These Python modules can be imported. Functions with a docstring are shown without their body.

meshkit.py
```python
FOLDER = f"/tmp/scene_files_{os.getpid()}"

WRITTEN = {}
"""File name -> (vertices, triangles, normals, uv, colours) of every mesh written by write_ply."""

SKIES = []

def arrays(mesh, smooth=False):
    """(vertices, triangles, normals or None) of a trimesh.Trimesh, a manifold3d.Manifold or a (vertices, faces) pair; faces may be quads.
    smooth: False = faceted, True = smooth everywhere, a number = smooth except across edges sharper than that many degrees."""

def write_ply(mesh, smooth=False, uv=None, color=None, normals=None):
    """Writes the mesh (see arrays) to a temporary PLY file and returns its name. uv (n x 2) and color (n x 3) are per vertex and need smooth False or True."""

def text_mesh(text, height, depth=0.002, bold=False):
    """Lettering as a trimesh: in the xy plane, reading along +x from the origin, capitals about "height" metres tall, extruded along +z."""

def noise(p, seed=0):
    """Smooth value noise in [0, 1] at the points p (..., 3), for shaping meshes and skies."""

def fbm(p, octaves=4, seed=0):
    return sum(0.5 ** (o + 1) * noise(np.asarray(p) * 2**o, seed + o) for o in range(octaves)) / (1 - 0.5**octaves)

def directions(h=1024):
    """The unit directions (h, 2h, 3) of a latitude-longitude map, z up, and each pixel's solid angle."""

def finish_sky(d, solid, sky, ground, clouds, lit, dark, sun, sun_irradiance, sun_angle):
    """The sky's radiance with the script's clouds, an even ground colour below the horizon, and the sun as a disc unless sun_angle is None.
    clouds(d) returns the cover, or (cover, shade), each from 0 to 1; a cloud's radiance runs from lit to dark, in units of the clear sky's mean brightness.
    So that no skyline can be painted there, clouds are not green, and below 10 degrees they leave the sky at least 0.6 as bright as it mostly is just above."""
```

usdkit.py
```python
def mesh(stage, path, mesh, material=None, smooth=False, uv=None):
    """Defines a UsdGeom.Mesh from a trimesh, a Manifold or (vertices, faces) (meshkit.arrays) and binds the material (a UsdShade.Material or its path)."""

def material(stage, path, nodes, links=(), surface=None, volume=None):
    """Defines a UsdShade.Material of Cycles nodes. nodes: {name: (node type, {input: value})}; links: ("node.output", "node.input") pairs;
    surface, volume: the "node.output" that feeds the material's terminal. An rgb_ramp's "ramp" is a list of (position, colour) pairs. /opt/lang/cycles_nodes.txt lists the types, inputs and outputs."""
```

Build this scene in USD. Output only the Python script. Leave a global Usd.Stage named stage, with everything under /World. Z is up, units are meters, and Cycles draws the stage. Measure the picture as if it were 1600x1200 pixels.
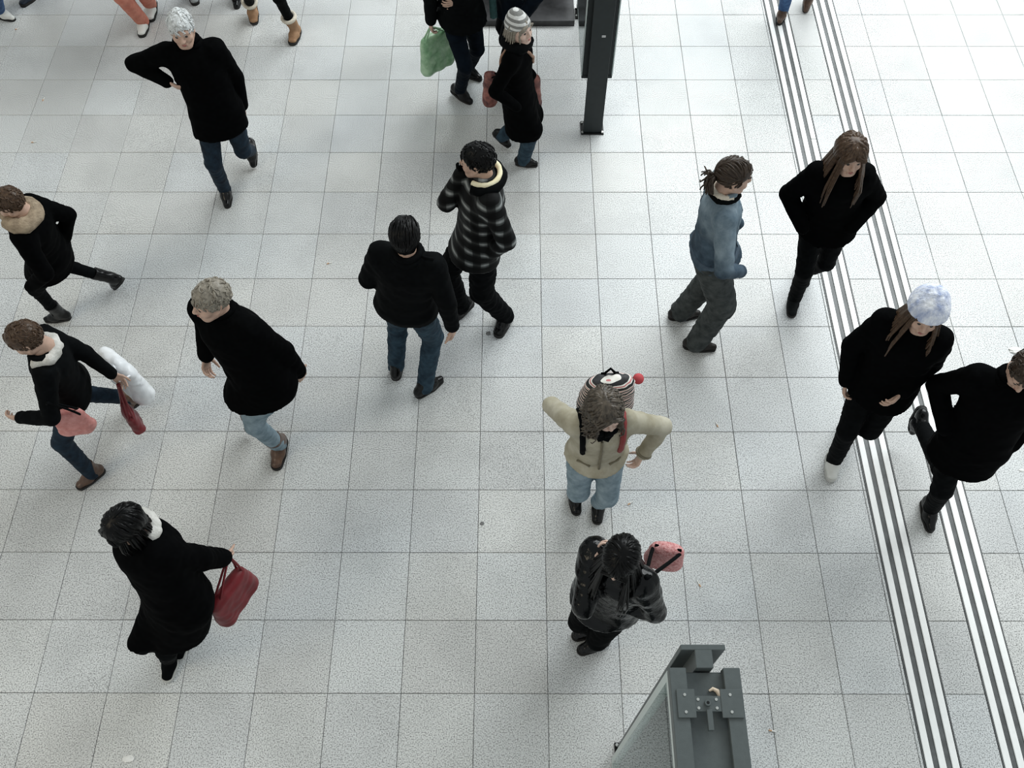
import math, zlib
import numpy as np
import trimesh
import usdkit, meshkit
from pxr import Usd, UsdGeom, UsdLux, UsdShade, Gf, Sdf, Vt

stage = Usd.Stage.CreateInMemory()
UsdGeom.SetStageUpAxis(stage, 'Z')
UsdGeom.SetStageMetersPerUnit(stage, 1.0)
world = UsdGeom.Xform.Define(stage, '/World')
stage.SetDefaultPrim(world.GetPrim())
UsdGeom.Scope.Define(stage, '/World/Looks')

# ---------------------------------------------------------------- camera
T = 0.455                                   # side of a floor tile
FPX, PITCH, ROLL, YAW = 1416.7, 1.0436, -.0034, -.0049
EYE = np.array([.5376, -2.5642, 12.772]) * T
_f = np.array([math.sin(YAW) * math.cos(PITCH), math.cos(YAW) * math.cos(PITCH), -math.sin(PITCH)])
_r = np.cross(_f, [0, 0, 1.]); _r /= np.linalg.norm(_r); _u = np.cross(_r, _f)
CR = _r * math.cos(ROLL) + _u * math.sin(ROLL)
CU = -_r * math.sin(ROLL) + _u * math.cos(ROLL)


def px(u, v, z=0.0):
    """where the sight line through a pixel of the photograph meets the height z"""
    d = _f + (u - 800) / FPX * CR - (v - 600) / FPX * CU
    return EYE + d * (z - EYE[2]) / d[2]


cam = UsdGeom.Camera.Define(stage, '/World/camera')
cam.CreateHorizontalApertureAttr(36.0)
cam.CreateVerticalApertureAttr(27.0)
cam.CreateFocalLengthAttr(36.0 * FPX / 1600)
cam.CreateClippingRangeAttr(Gf.Vec2f(0.05, 200))
cam.CreateExposureAttr(-0.50)
_m = np.eye(4); _m[0, :3], _m[1, :3], _m[2, :3], _m[3, :3] = CR, CU, -_f, EYE
cam.AddTransformOp().Set(Gf.Matrix4d(*_m.ravel().tolist()))

# ---------------------------------------------------------------- light: the pale hall all around, a glazed roof beyond the far right, warm lamps left
dome = UsdLux.DomeLight.Define(stage, '/World/hall_light')
dome.CreateColorAttr(Gf.Vec3f(0.93, 1.0, 1.02))
dome.CreateIntensityAttr(0.26)


def rect_light(name, pos, target, w, h, color, intensity):
    l = UsdLux.RectLight.Define(stage, '/World/' + name)
    l.CreateWidthAttr(w); l.CreateHeightAttr(h); l.CreateColorAttr(Gf.Vec3f(*color)); l.CreateIntensityAttr(intensity)
    p = np.array(pos, float); b = p - np.array(target, float); b /= np.linalg.norm(b)
    s = np.cross([0, 0, 1.], b); s /= np.linalg.norm(s); t = np.cross(b, s)
    m = np.eye(4); m[0, :3], m[1, :3], m[2, :3], m[3, :3] = s, t, b, p
    l.AddTransformOp().Set(Gf.Matrix4d(*m.ravel().tolist()))
    return l


rect_light('skylight', (5.2, 9.2, 7.5), (3.2, 6.0, 0), 11, 5.5, (0.95, 1.0, 1.015), 10.5)
rect_light('warm_ceiling_lamp', (-7.5, -2.0, 7.5), (-3.0, 0.5, 0), 3, 3, (1.0, 0.84, 0.60), 7.0)


# ---------------------------------------------------------------- naming helpers
_names = {}


def numbered(parent, name):
    k = (parent, name); n = _names.get(k, 0); _names[k] = n + 1
    return name if n == 0 else f'{name}_{n:03d}'


def tag(prim, label=None, category=None, group=None, kind=None):
    for k, v in (('label', label), ('category', category), ('group', group), ('kind', kind)):
        if v: prim.SetCustomDataByKey(k, v)
    return prim


def thing(name, label=None, category=None, loc=(0, 0, 0), group=None, kind=None):
    p = '/World/' + numbered('/World', name)
    x = UsdGeom.Xform.Define(stage, p)
    x.AddTranslateOp().Set(Gf.Vec3d(*map(float, loc)))
    tag(x.GetPrim(), label, category, group, kind)
    return x.GetPrim()


def part(parent, name, mesh, mat, smooth=False, label=None, kind=None):
    base = str(parent.GetPath()) if parent is not None else '/World'
    m = usdkit.mesh(stage, base + '/' + numbered(base, name), mesh, mat, smooth=smooth)
    tag(m.GetPrim(), label, None, None, kind)
    return m.GetPrim()


# ---------------------------------------------------------------- materials
_mats = {}


def mat(name, color, rough=0.6, var=0.12, scale=14.0, bump=0.0, bscale=60.0, spec=0.5, metal=0.0, sheen=0.0, coat=0.0, color2=None, stretch=(1, 1, 1)):
    if name in _mats: return _mats[name]
    c = np.array(color, float)
    lo, hi = (c * (1 - var), np.minimum(c * (1 + var), 1)) if color2 is None else (c, np.array(color2, float))
    nodes = {'tc': ('texture_coordinate', {}),
             'mp': ('mapping', {'scale': stretch}),
             'n': ('noise_texture', {'scale': scale, 'detail': 4.0, 'roughness': 0.6}),
             'r': ('rgb_ramp', {'ramp': [(0.0, lo), (0.32, lo), (0.68, hi), (1.0, hi)]}),
             'p': ('principled_bsdf', {'roughness': rough, 'specular_ior_level': spec, 'metallic': metal, 'coat_weight': coat, 'sheen_weight': sheen})}
    links = [('tc.object', 'mp.vector'), ('mp.vector', 'n.vector'), ('n.fac', 'r.fac'), ('r.color', 'p.base_color')]
    if bump:
        nodes['n2'] = ('noise_texture', {'scale': bscale, 'detail': 3.0})
        nodes['b'] = ('bump', {'strength': bump, 'distance': 0.01})
        links += [('mp.vector', 'n2.vector'), ('n2.fac', 'b.height'), ('b.normal', 'p.normal')]
    _mats[name] = usdkit.material(stage, '/World/Looks/' + name, nodes, links, surface='p.BSDF')
    return _mats[name]


def tile_mat(name, tone, warm):
    """speckled grey granite: fine dark and pale grains, soft wear in broad patches"""
    k = np.array([.985 + 0.03 * warm, 1.0, .985 - 0.04 * warm]) * tone
    nodes = {
        'g': ('geometry', {}),
        'n1': ('noise_texture', {'scale': 125.0, 'detail': 3.0, 'roughness': 0.65}),
        'r1': ('rgb_ramp', {'ramp': [(0, k * .16), (0.37, k * .23), (0.44, k * .45), (0.50, k * .64), (0.60, k * .71), (0.70, k * .82), (1, k * .86)]}),
        'n2': ('noise_texture', {'scale': 1.3, 'detail': 5.0, 'roughness': 0.62}),
        'r2': ('rgb_ramp', {'ramp': [(0, (.78, .78, .78)), (0.38, (.88, .88, .88)), (0.55, (1, 1, 1)), (1, (1.04, 1.04, 1.04))]}),
        'm': ('mix', {'mix_type': 'multiply', 'fac': 1.0}),
        'oi': ('object_info', {}),
        'r3': ('rgb_ramp', {'ramp': [(0, (.94, .94, .945)), (0.5, (.985, .985, .985)), (1, (1.02, 1.02, 1.015))]}),
        'm2': ('mix', {'mix_type': 'multiply', 'fac': 1.0}),
        'rr': ('rgb_ramp', {'ramp': [(0, (.30, .30, .30)), (1, (.50, .50, .50))]}),
        'b': ('bump', {'strength': 0.12, 'distance': 0.002}),
        'p': ('principled_bsdf', {'specular_ior_level': 0.55}),
    }
    links = [('g.position', 'n1.vector'), ('n1.fac', 'r1.fac'), ('g.position', 'n2.vector'), ('n2.fac', 'r2.fac'), ('r1.color', 'm.color1'), ('r2.color', 'm.color2'),
             ('oi.random', 'r3.fac'), ('m.color', 'm2.color1'), ('r3.color', 'm2.color2'), ('m2.color', 'p.base_color'), ('n2.fac', 'rr.fac'), ('rr.color', 'p.roughness'),
             ('n1.fac', 'b.height'), ('b.normal', 'p.normal')]
    return usdkit.material(stage, '/World/Looks/' + name, nodes, links, surface='p.BSDF')


TILES = [tile_mat('granite_a', 1.0, 0.0), tile_mat('granite_b', 0.985, 0.4), tile_mat('granite_c', 1.02, -0.2), tile_mat('granite_d', 0.965, 0.2)]
GROUT = mat('grout', (.17, .175, .17), .9)
BAR = mat('rail_bar', (.93, .93, .91), .35, var=.03)
RAILBASE = mat('rail_base', (.10, .105, .105), .45, var=.3, scale=9)

# ---------------------------------------------------------------- solid helpers


def boxm(lo, hi, ch=0.0):
    lo, hi = np.array(lo, float), np.array(hi, float)
    if ch <= 0:
        m = trimesh.creation.box(hi - lo); m.apply_translation((lo + hi) / 2); return m
    pts = []
    for sx in (0, 1):
        for sy in (0, 1):
            for sz in (0, 1):
                s = np.array([sx, sy, sz]); corner = np.where(s, hi, lo); inn = np.where(s, -ch, ch)
                for k in range(3):
                    q = corner + inn; q[k] = corner[k]; pts.append(q)
    return trimesh.convex.convex_hull(np.array(pts))


def cyl(a, b, r, n=16, r2=None):
    return tubem([a, b], [r, r if r2 is None else r2], n)


def tubem(pts, rad, n=8, caps=True):
    p = np.asarray(pts, float); rad = np.broadcast_to(np.asarray(rad, float), (len(p),))
    t = np.gradient(p, axis=0); t /= np.linalg.norm(t, axis=1, keepdims=True) + 1e-12
    ref = np.array([0, 0, 1.]) if abs(t[:, 2]).mean() < .8 else np.array([1., 0, 0])
    a = np.cross(t, ref); a /= np.linalg.norm(a, axis=1, keepdims=True) + 1e-12
    b = np.cross(t, a); an = np.arange(n) * 2 * np.pi / n
    v = p[:, None] + rad[:, None, None] * (np.cos(an)[None, :, None] * a[:, None] + np.sin(an)[None, :, None] * b[:, None])
    i, j = np.meshgrid(np.arange(len(p) - 1), np.arange(n), indexing='ij'); k = (j + 1) % n
    q = np.stack([i * n + j, i * n + k, (i + 1) * n + k, (i + 1) * n + j], -1).reshape(-1, 4)
    f = np.vstack([q[:, [0, 1, 2]], q[:, [0, 2, 3]]]); v = v.reshape(-1, 3)
    if caps:
        m = len(v); v = np.vstack([v, p[0], p[-1]]); jj = np.arange(n); e = (len(p) - 1) * n
        f = np.vstack([f, np.stack([np.full(n, m), (jj + 1) % n, jj], 1), np.stack([np.full(n, m + 1), e + jj, e + (jj + 1) % n], 1)])
    m = trimesh.Trimesh(v, f, process=False)
    if m.volume < 0: m.invert()
    return m


def cat(ms):
    return trimesh.util.concatenate(ms)


def unit(v):
    v = np.asarray(v, float); return v / (np.linalg.norm(v) + 1e-12)


# ---------------------------------------------------------------- signed distance modelling
class Field:
    def __init__(self, lo, hi, h):
        self.lo, self.h = np.array(lo, float), h
        self.n = np.maximum(np.ceil((np.array(hi) - self.lo) / h).astype(int) + 1, 4)
        self.F = np.full(self.n, 1.0, np.float32)
        self.ax = [self.lo[k] + h * np.arange(self.n[k]) for k in range(3)]

    def _sl(self, lo, hi):
        a = np.clip(np.floor((np.asarray(lo) - self.lo) / self.h).astype(int), 0, self.n)
        b = np.clip(np.ceil((np.asarray(hi) - self.lo) / self.h).astype(int) + 1, 0, self.n)
        return None if (b <= a).any() else tuple(slice(x, y) for x, y in zip(a, b))

    def _grid(self, sl):
        return np.ix_(*[self.ax[k][sl[k]] for k in range(3)])

    def _el(self, sl, a, b, ra, rb, side=None):
        a, b = np.asarray(a, float), np.asarray(b, float)
        X, Y, Z = self._grid(sl)
        ab = b - a; L = max(ab @ ab, 1e-12)
        x, y, z = X - a[0], Y - a[1], Z - a[2]
        t = np.clip((x * ab[0] + y * ab[1] + z * ab[2]) / L, 0, 1)
        x, y, z = x - t * ab[0], y - t * ab[1], z - t * ab[2]
        w2 = x * x + y * y + z * z
        if side is None:
            return np.sqrt(w2) - (ra[0] + (rb[0] - ra[0]) * t)
        ws = x * side[0] + y * side[1] + z * side[2]
        rs = ra[0] + (rb[0] - ra[0]) * t; rf = ra[1] + (rb[1] - ra[1]) * t
        q = np.sqrt((ws / rs) ** 2 + np.maximum(w2 - ws * ws, 0) / (rf * rf)) + 1e-9
        return np.where(q < .3, -np.minimum(rs, rf) * (1 - q), np.sqrt(w2) * (1 - 1 / q))

    def _prep(self, a, b, ra, rb, side, m):
        ra = np.atleast_1d(ra).astype(float); rb = ra if rb is None else np.atleast_1d(rb).astype(float)
        if len(ra) > 1 and side is None: raise ValueError
        if side is not None:
            side = unit(side)
            if len(ra) == 1: ra = np.repeat(ra, 2)
            if len(rb) == 1: rb = np.repeat(rb, 2)
        r = max(ra.max(), rb.max()) + m
        a, b = np.asarray(a, float), np.asarray(b, float)
        return a, b, ra, rb, side, self._sl(np.minimum(a, b) - r, np.maximum(a, b) + r)

    def add(self, a, b, ra, rb=None, side=None, k=0.02):
        a, b, ra, rb, side, sl = self._prep(a, b, ra, rb, side, k + 4 * self.h + .035)
        if sl is None: return self
        d = self._el(sl, a, b, ra, rb, side).astype(np.float32); F = self.F[sl]
        if k > 0:
            h = np.maximum(k - np.abs(F - d), 0) / k
            self.F[sl] = np.minimum(F, d) - h * h * k * .25
        else:
            self.F[sl] = np.minimum(F, d)
        return self

    def sub(self, a, b, ra, rb=None, side=None, k=0.01):
        a, b, ra, rb, side, sl = self._prep(a, b, ra, rb, side, k + 3 * self.h)
        if sl is None: return self
        d = -self._el(sl, a, b, ra, rb, side).astype(np.float32); F = self.F[sl]
        h = np.maximum(k - np.abs(F - d), 0) / max(k, 1e-9)
        self.F[sl] = np.maximum(F, d) + h * h * k * .25
        return self

    def clip(self, p, n):
        """keep the side that n points away from"""
        X, Y, Z = self._grid((slice(None),) * 3); n = unit(n)
        self.F = np.maximum(self.F, ((X - p[0]) * n[0] + (Y - p[1]) * n[1] + (Z - p[2]) * n[2]).astype(np.float32))
        return self

    def crease(self, amp, freq, seed=0, dirs=(1, 1, 1), hem=None):
        m = np.abs(self.F) < amp * 2 + 2.5 * self.h
        i = np.argwhere(m); P = self.lo + i * self.h
        q = P * (np.array(dirs) * freq)
        nz = meshkit.noise(q + 3.1 * (meshkit.noise(q * .37, seed + 7)[:, None] - .5), seed)
        rid = 1 - np.abs(2 * nz - 1)
        w = 1.0 if hem is None else np.clip(-((P - hem[0]) @ unit(hem[1])) / .05, 0, 1)
        self.F[m] += (w * amp * (rid * .75 + meshkit.noise(q * 2.1, seed + 3) * .5 - .6)).astype(np.float32)
        return self

    def mesh(self):
        F = self.F.copy()
        F[[0, -1]] = 1; F[:, [0, -1]] = 1; F[:, :, [0, -1]] = 1
        s = F < 0
        c = np.zeros(np.array(F.shape) - 1, np.int8)
        for i, j, k in np.ndindex(2, 2, 2):
            c += s[i:i + c.shape[0], j:j + c.shape[1], k:k + c.shape[2]]
        act = (c > 0) & (c < 8); cells = np.argwhere(act)
        if len(cells) == 0: raise ValueError('empty field')
        idx = np.full(act.shape, -1, np.int64); idx[act] = np.arange(len(cells))
        acc = np.zeros((len(cells), 3)); cnt = np.zeros(len(cells))
        for d in range(3):
            o1, o2 = [x for x in range(3) if x != d]
            for u, v in np.ndindex(2, 2):
                A = cells.copy(); A[:, o1] += u; A[:, o2] += v
                B = A.copy(); B[:, d] += 1
                fa, fb = F[tuple(A.T)], F[tuple(B.T)]
                cr = (fa < 0) != (fb < 0)
                t = np.where(cr, fa / np.where(cr, fa - fb, 1), 0)
                acc[cr] += A[cr]; acc[cr, d] += t[cr]; cnt[cr] += 1
        V = self.lo + self.h * acc / np.maximum(cnt, 1)[:, None]
        faces = []
        for d in range(3):
            e1, e2 = (d + 1) % 3, (d + 2) % 3
            sl0 = [slice(None)] * 3; sl1 = [slice(None)] * 3
            sl0[d] = slice(0, -1); sl1[d] = slice(1, None)
            s0, s1 = s[tuple(sl0)], s[tuple(sl1)]
            E = np.argwhere(s0 != s1)
            if len(E) == 0: continue
            E = E[(E[:, e1] > 0) & (E[:, e2] > 0)]
            q = []
            for u, v in ((0, 0), (1, 0), (1, 1), (0, 1)):
                A = E.copy(); A[:, e1] -= u; A[:, e2] -= v
                A = np.minimum(A, np.array(act.shape) - 1); q.append(idx[tuple(A.T)])
            q = np.stack(q, 1); ok = (q >= 0).all(1); q = q[ok]; E = E[ok]
            flip = ~s[tuple(E.T)]
            q[flip] = q[flip][:, ::-1]
            faces.append(q)
        q = np.vstack(faces)
        from scipy.sparse import coo_matrix
        from scipy.sparse.csgraph import connected_components
        e0, e1 = np.concatenate([q[:, 0], q[:, 1], q[:, 2]]), np.concatenate([q[:, 1], q[:, 2], q[:, 3]])
        _, lab = connected_components(coo_matrix((np.ones(len(e0)), (e0, e1)), shape=(len(V), len(V))), False)
        big = np.bincount(lab); q = q[big[lab[q[:, 0]]] > .04 * len(V)]          # loose crumbs left by the creases go
        m = trimesh.Trimesh(V, np.vstack([q[:, [0, 1, 2]], q[:, [0, 2, 3]]]), process=False)
        m.remove_unreferenced_vertices()
        if m.volume < 0: m.invert()
        return m


def xf(mesh, R, t):
    m = mesh.copy(); M = np.eye(4); M[:3, :3] = R; M[:3, 3] = t; m.apply_transform(M); return m


# ---------------------------------------------------------------- people
SKIN = mat('skin', (.50, .33, .25), .5, var=.08, scale=25)
SKINP = mat('skin_pale', (.62, .44, .36), .5, var=.08, scale=25)
LIPS = mat('lips', (.36, .14, .12), .45)
EYEW = mat('eye_dark', (.03, .025, .02), .25)


def frame(heading):
    a = math.radians(heading)
    return np.array([-math.sin(a), math.cos(a), 0]), np.array([math.cos(a), math.sin(a), 0])


def ik(a, t, l1, l2, pole):
    a, t = np.asarray(a, float), np.asarray(t, float)
    d = t - a; L = np.linalg.norm(d); u = d / (L + 1e-9)
    L = min(L, (l1 + l2) * .995); t = a + u * L
    x = (l1 * l1 - l2 * l2 + L * L) / (2 * L); hgt = math.sqrt(max(l1 * l1 - x * x, 0))
    p = pole - u * (pole @ u); p = unit(p)
    return a + u * x + p * hgt, t


_head_cache = {}


def head_mesh(kind):
    """head and neck in its own frame: x right, y forward, z up, origin between the ears; female heads a little finer"""
    if kind in _head_cache: return _head_cache[kind]
    s = 1.0 if kind == 'm' else .95
    f = Field((-.115, -.13, -.24), (.115, .15, .15), .0045)
    X = np.array([1., 0, 0])
    f.add((0, -.02, .035), (0, .0, .035), (.075, .088), side=X)
    f.add((0, .03, .0), (0, .042, -.06), (.062, .052), (.05, .042), side=X, k=.03)
    f.add((0, .052, -.088), (0, .058, -.092), (.026 * s, .020), side=X, k=.03)
    for q in (-1, 1):
        f.add((q * .055, .0, -.045), (q * .025, .052, -.09), .02, .018, k=.03)
        f.add((q * .040, .058, -.025), (q * .036, .06, -.03), .024, k=.02)
        f.add((q * .012, .082, .026), (q * .043, .072, .026), .011, .009, k=.015)
        f.sub((q * .031, .101, .007), (q * .033, .101, .007), .015, k=.012)
        f.add((q * .031, .074, .006), (q * .031, .0745, .006), .0125, k=.003)
        f.add((q * .077, -.012, .018), (q * .074, .002, -.028), (.010, .020), (.009, .012), side=X, k=.006)
        f.sub((q * .085, .0, .008), (q * .084, .002, -.008), .007, k=.004)
        f.add((q * .011, .093, -.026), (q * .010, .095, -.027), .0085, k=.008)
    f.add((0, .083, .022), (0, .106, -.022), .0075, .0115, k=.012)
    f.add((-.017, .086, -.052), (.017, .086, -.052), .0075, k=.008)
    f.add((-.015, .084, -.063), (.015, .084, -.063), .008, k=.008)
    f.sub((-.022, .097, -.0575), (.022, .097, -.0575), .003, k=.004)
    f.add((0, -.02, -.05), (0, -.030, -.115), .056 * s, .057 * s, k=.03)
    head = f.mesh()
    eyes = [xf(trimesh.creation.icosphere(2, .0118), np.eye(3), (q * .031, .0765, .006)) for q in (-1, 1)]
    brows = [tubem([(q * .014, .091, .029), (q * .03, .087, .034), (q * .047, .074, .030)], [.0035, .004, .002], 6) for q in (-1, 1)]
    lips = [tubem([(-.021, .089, -.0575), (-.009, .0955, -.0535), (0, .096, -.0545), (.009, .0955, -.0535), (.021, .089, -.0575)], [.001, .0035, .003, .0035, .001], 6),
                tubem([(-.02, .089, -.0585), (0, .0945, -.0635), (.02, .089, -.0585)], [.001, .0045, .001], 6)]
    _head_cache[kind] = head, eyes, brows, lips
    return _head_cache[kind]


def hand_mesh(wrist, fdir, palm_n, side, curl=.5, s=1.0, grip=False):
    """palm and five fingers; fdir along the hand, palm_n out of the palm; side +1 right hand, -1 left"""
    d = unit(fdir); n = unit(np.asarray(palm_n) - d * (d @ palm_n)); x = np.cross(d, n) * 1.0
    th = x * (-side)              # towards the thumb
    w = np.asarray(wrist, float)
    lo, hi = w - .23 * s, w + .23 * s
    f = Field(lo, hi, .0042)
    k = w + d * .088 * s
    f.add(w - d * .045 * s, w, .023 * s, .024 * s, k=.01)
    f.add(w + d * .012 * s, k - d * .012 * s, (.030 * s, .015 * s), (.040 * s, .014 * s), side=th, k=.015)
    L = [.072, .080, .074, .058]; off = [.030, .010, -.010, -.029]
    for i in range(4):
        p = k + th * off[i] * s - d * (.006 if i in (0, 3) else 0) * s
        ang = 0.0; c = curl * (1 + .12 * i)
        f.add(p - d * .02 * s, p, .0095 * s, k=.006)
        for j, fr in enumerate((.45, .30, .25)):
            ang += c * (.8 if j == 0 else 1.0)
            q = p + (d * math.cos(ang) + n * math.sin(ang) + th * off[i] * 1.6 * (1 - min(curl, 1))) * L[i] * fr * s
            f.add(p, q, (.0090 - .0008 * j) * s, (.0082 - .0008 * j) * s, k=.002); p = q
    p = w + d * .02 * s + th * .022 * s; ang = .5
    for j, fr in enumerate((.042, .034, .028)):
        v = d * (.70 + .1 * j) + th * (.75 - .35 * j * curl) + n * (.25 + .3 * j * curl)
        q = p + unit(v) * fr * s; f.add(p, q, (.0125 - .002 * j) * s, (.0108 - .002 * j) * s, k=.006); p = q
    return f.mesh()


def hair_locks(n, length, seed, style, r0=.007, curl=0.0, part=0.0, puff=0.0, g=(0, 0, -1.)):
    """locks of hair as tapered tubes over the skull in the head's frame"""
    g = np.asarray(g, float); rg = np.random.default_rng(seed); C = np.array([0, -.012, .036]); Rr = np.array([.080, .100, .092]); out = []
    for i in range(n):
        while True:
            d = rg.normal(size=3); d /= np.linalg.norm(d)
            p = C + d * Rr
            if p[2] - .62 * p[1] > .005 and (style != 'down' or d[2] > .1): break
        lift = 1.02 + rg.random() * .08 + puff * 9
        pts = [C + d * Rr * (lift - .03)]; fall = False; ph = rg.random() * 6.28; steps = max(5, int(length / .018)); L = length * (.75 + .5 * rg.random())
        pos = C + d * Rr * lift
        for k in range(steps):
            if style == 'back': v = np.array([.05 * np.sign(pos[0]), -1., -.25 - .6 * (pos[1] < -.04)])
            elif style == 'crop': v = np.array([rg.normal() * .5, -.05 + rg.normal() * .4, -.5 + rg.normal() * .3])
            elif style == 'tied': v = np.array([-pos[0] * 6, -.11 - pos[1] - .02, -.02 - pos[2]]) * 3
            else:
                v = np.array([(pos[0] - part) * 7, -.25 if pos[1] < .05 else .05, -.35]) + g * .75
            if not fall:
                nrm = unit((pos - C) / Rr ** 2); v = v - nrm * (v @ nrm)
                pos = pos + unit(v) * L / steps
                e = np.linalg.norm((pos - C) / Rr); pos = C + (pos - C) * lift / e
                if style == 'down' and (pos - C) @ g > .028: fall = True; out_ = unit((pos - C) - g * ((pos - C) @ g))
            else:
                pos = pos + (g + out_ * (.30 if k < steps * .7 else -.05)) * L / steps
            if style == 'down' and pos[1] > .03 and pos[2] < .055:
                mx = .060 if pos[2] > -.05 else .05
                if abs(pos[0]) < mx: pos[0] = mx * (1 if pos[0] >= part else -1)
            w = curl * np.array([math.sin(ph + k * 1.5), math.cos(ph + k * 1.5), .5 * math.sin(ph * 2 + k)]) * min(1, k / 3)
            pts.append(pos + w)
        rr = r0 * (.8 + .5 * rg.random())
        out.append(tubem(pts, rr * np.concatenate([[.6], np.linspace(1.1, .35, len(pts) - 1)]), 6))
    return cat(out)


def hair_cap(low=.62, cut=.004, grow=.008, back=0.0, seed=1, amp=.004):
    f = Field((-.14, -.16, -.16), (.14, .14, .19), .006)
    X = np.array([1., 0, 0])
    f.add((0, -.022, .036), (0, .0, .036), (.075 + grow, .088 + grow), side=X)
    if back: f.add((0, -.06, .0), (0, -.065, -back), (.066, .045), (.06, .035), side=X, k=.03)
    f.clip((0, 0, cut), (0, low, -1))
    f.crease(amp, 60, seed, (1, .35, .6))
    return f.mesh()


_lod = {'coat': .0125, 'leg': .0115, 'shoe': .0065}
PEOPLE = []


def shoe_meshes(ank, t, n, kind, s=1.0, leg=None):
    sd = np.cross(t, n)
    P = lambda a, b, c=0: ank + (t * a + n * (b - .085) + sd * c) * s     # origin: ankle above the sole
    lo = np.minimum.reduce([P(-.12, 0), P(.2, 0), P(0, .35), P(0, 0)]) - .09; hi = np.maximum.reduce([P(-.12, 0), P(.2, 0), P(0, .35), P(0, 0)]) + .09
    f = Field(lo, hi, _lod['shoe'])
    w = {'dress': .040, 'sneaker': .046, 'boot': .044, 'heel': .037, 'fur': .056}[kind]
    f.add(P(-.055, .045), P(.04, .040), (w * .82 * s, .042 * s), (w * s, .036 * s), side=sd)
    f.add(P(.04, .038), P(.125, .030), (w * s, .034 * s), (w * (.62 if kind in ('dress', 'heel') else .8) * s, .024 * s), side=sd, k=.03)
    f.add(P(-.04, .05), P(-.015, .10), (w * .85 * s, .046 * s), (.042 * s, .05 * s), side=sd, k=.03)
    f.add(P(0, .09), P(.06, .05), .036 * s, .03 * s, k=.03)
    if kind in ('boot', 'fur', 'heel'):
        hh = {'boot': .20, 'fur': .27, 'heel': .26}[kind]
        top = P(-.004, .085) + leg * (hh - .085) * s
        f.add(P(-.018, .09), top, (.048 * s, .052 * s), ((.072 if kind == 'fur' else .058) * s, (.076 if kind == 'fur' else .062) * s), side=sd, k=.02)
        f.clip(top, leg)
    f.clip(P(0, .012), -n)
    f.crease(.003, 26, 5)
    up = f.mesh()
    from shapely.geometry import Point, LineString
    from shapely import union_all, affinity
    g = union_all([Point(-.055, 0).buffer(w * .86), Point(.045, 0).buffer(w * 1.04), Point(.118, 0).buffer(w * (.66 if kind in ('dress', 'heel') else .84))])
    g = g.convex_hull.buffer(.003).simplify(.001)
    sole = trimesh.creation.extrude_polygon(g, .02 if kind != 'sneaker' else .028)
    M = np.stack([t, -sd, n], 1)
    if np.linalg.det(M) < 0: M = np.stack([t, sd, n], 1)
    sole.vertices *= s
    sole = xf(sole, M, ank - n * .085 * s)
    return up, sole


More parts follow.
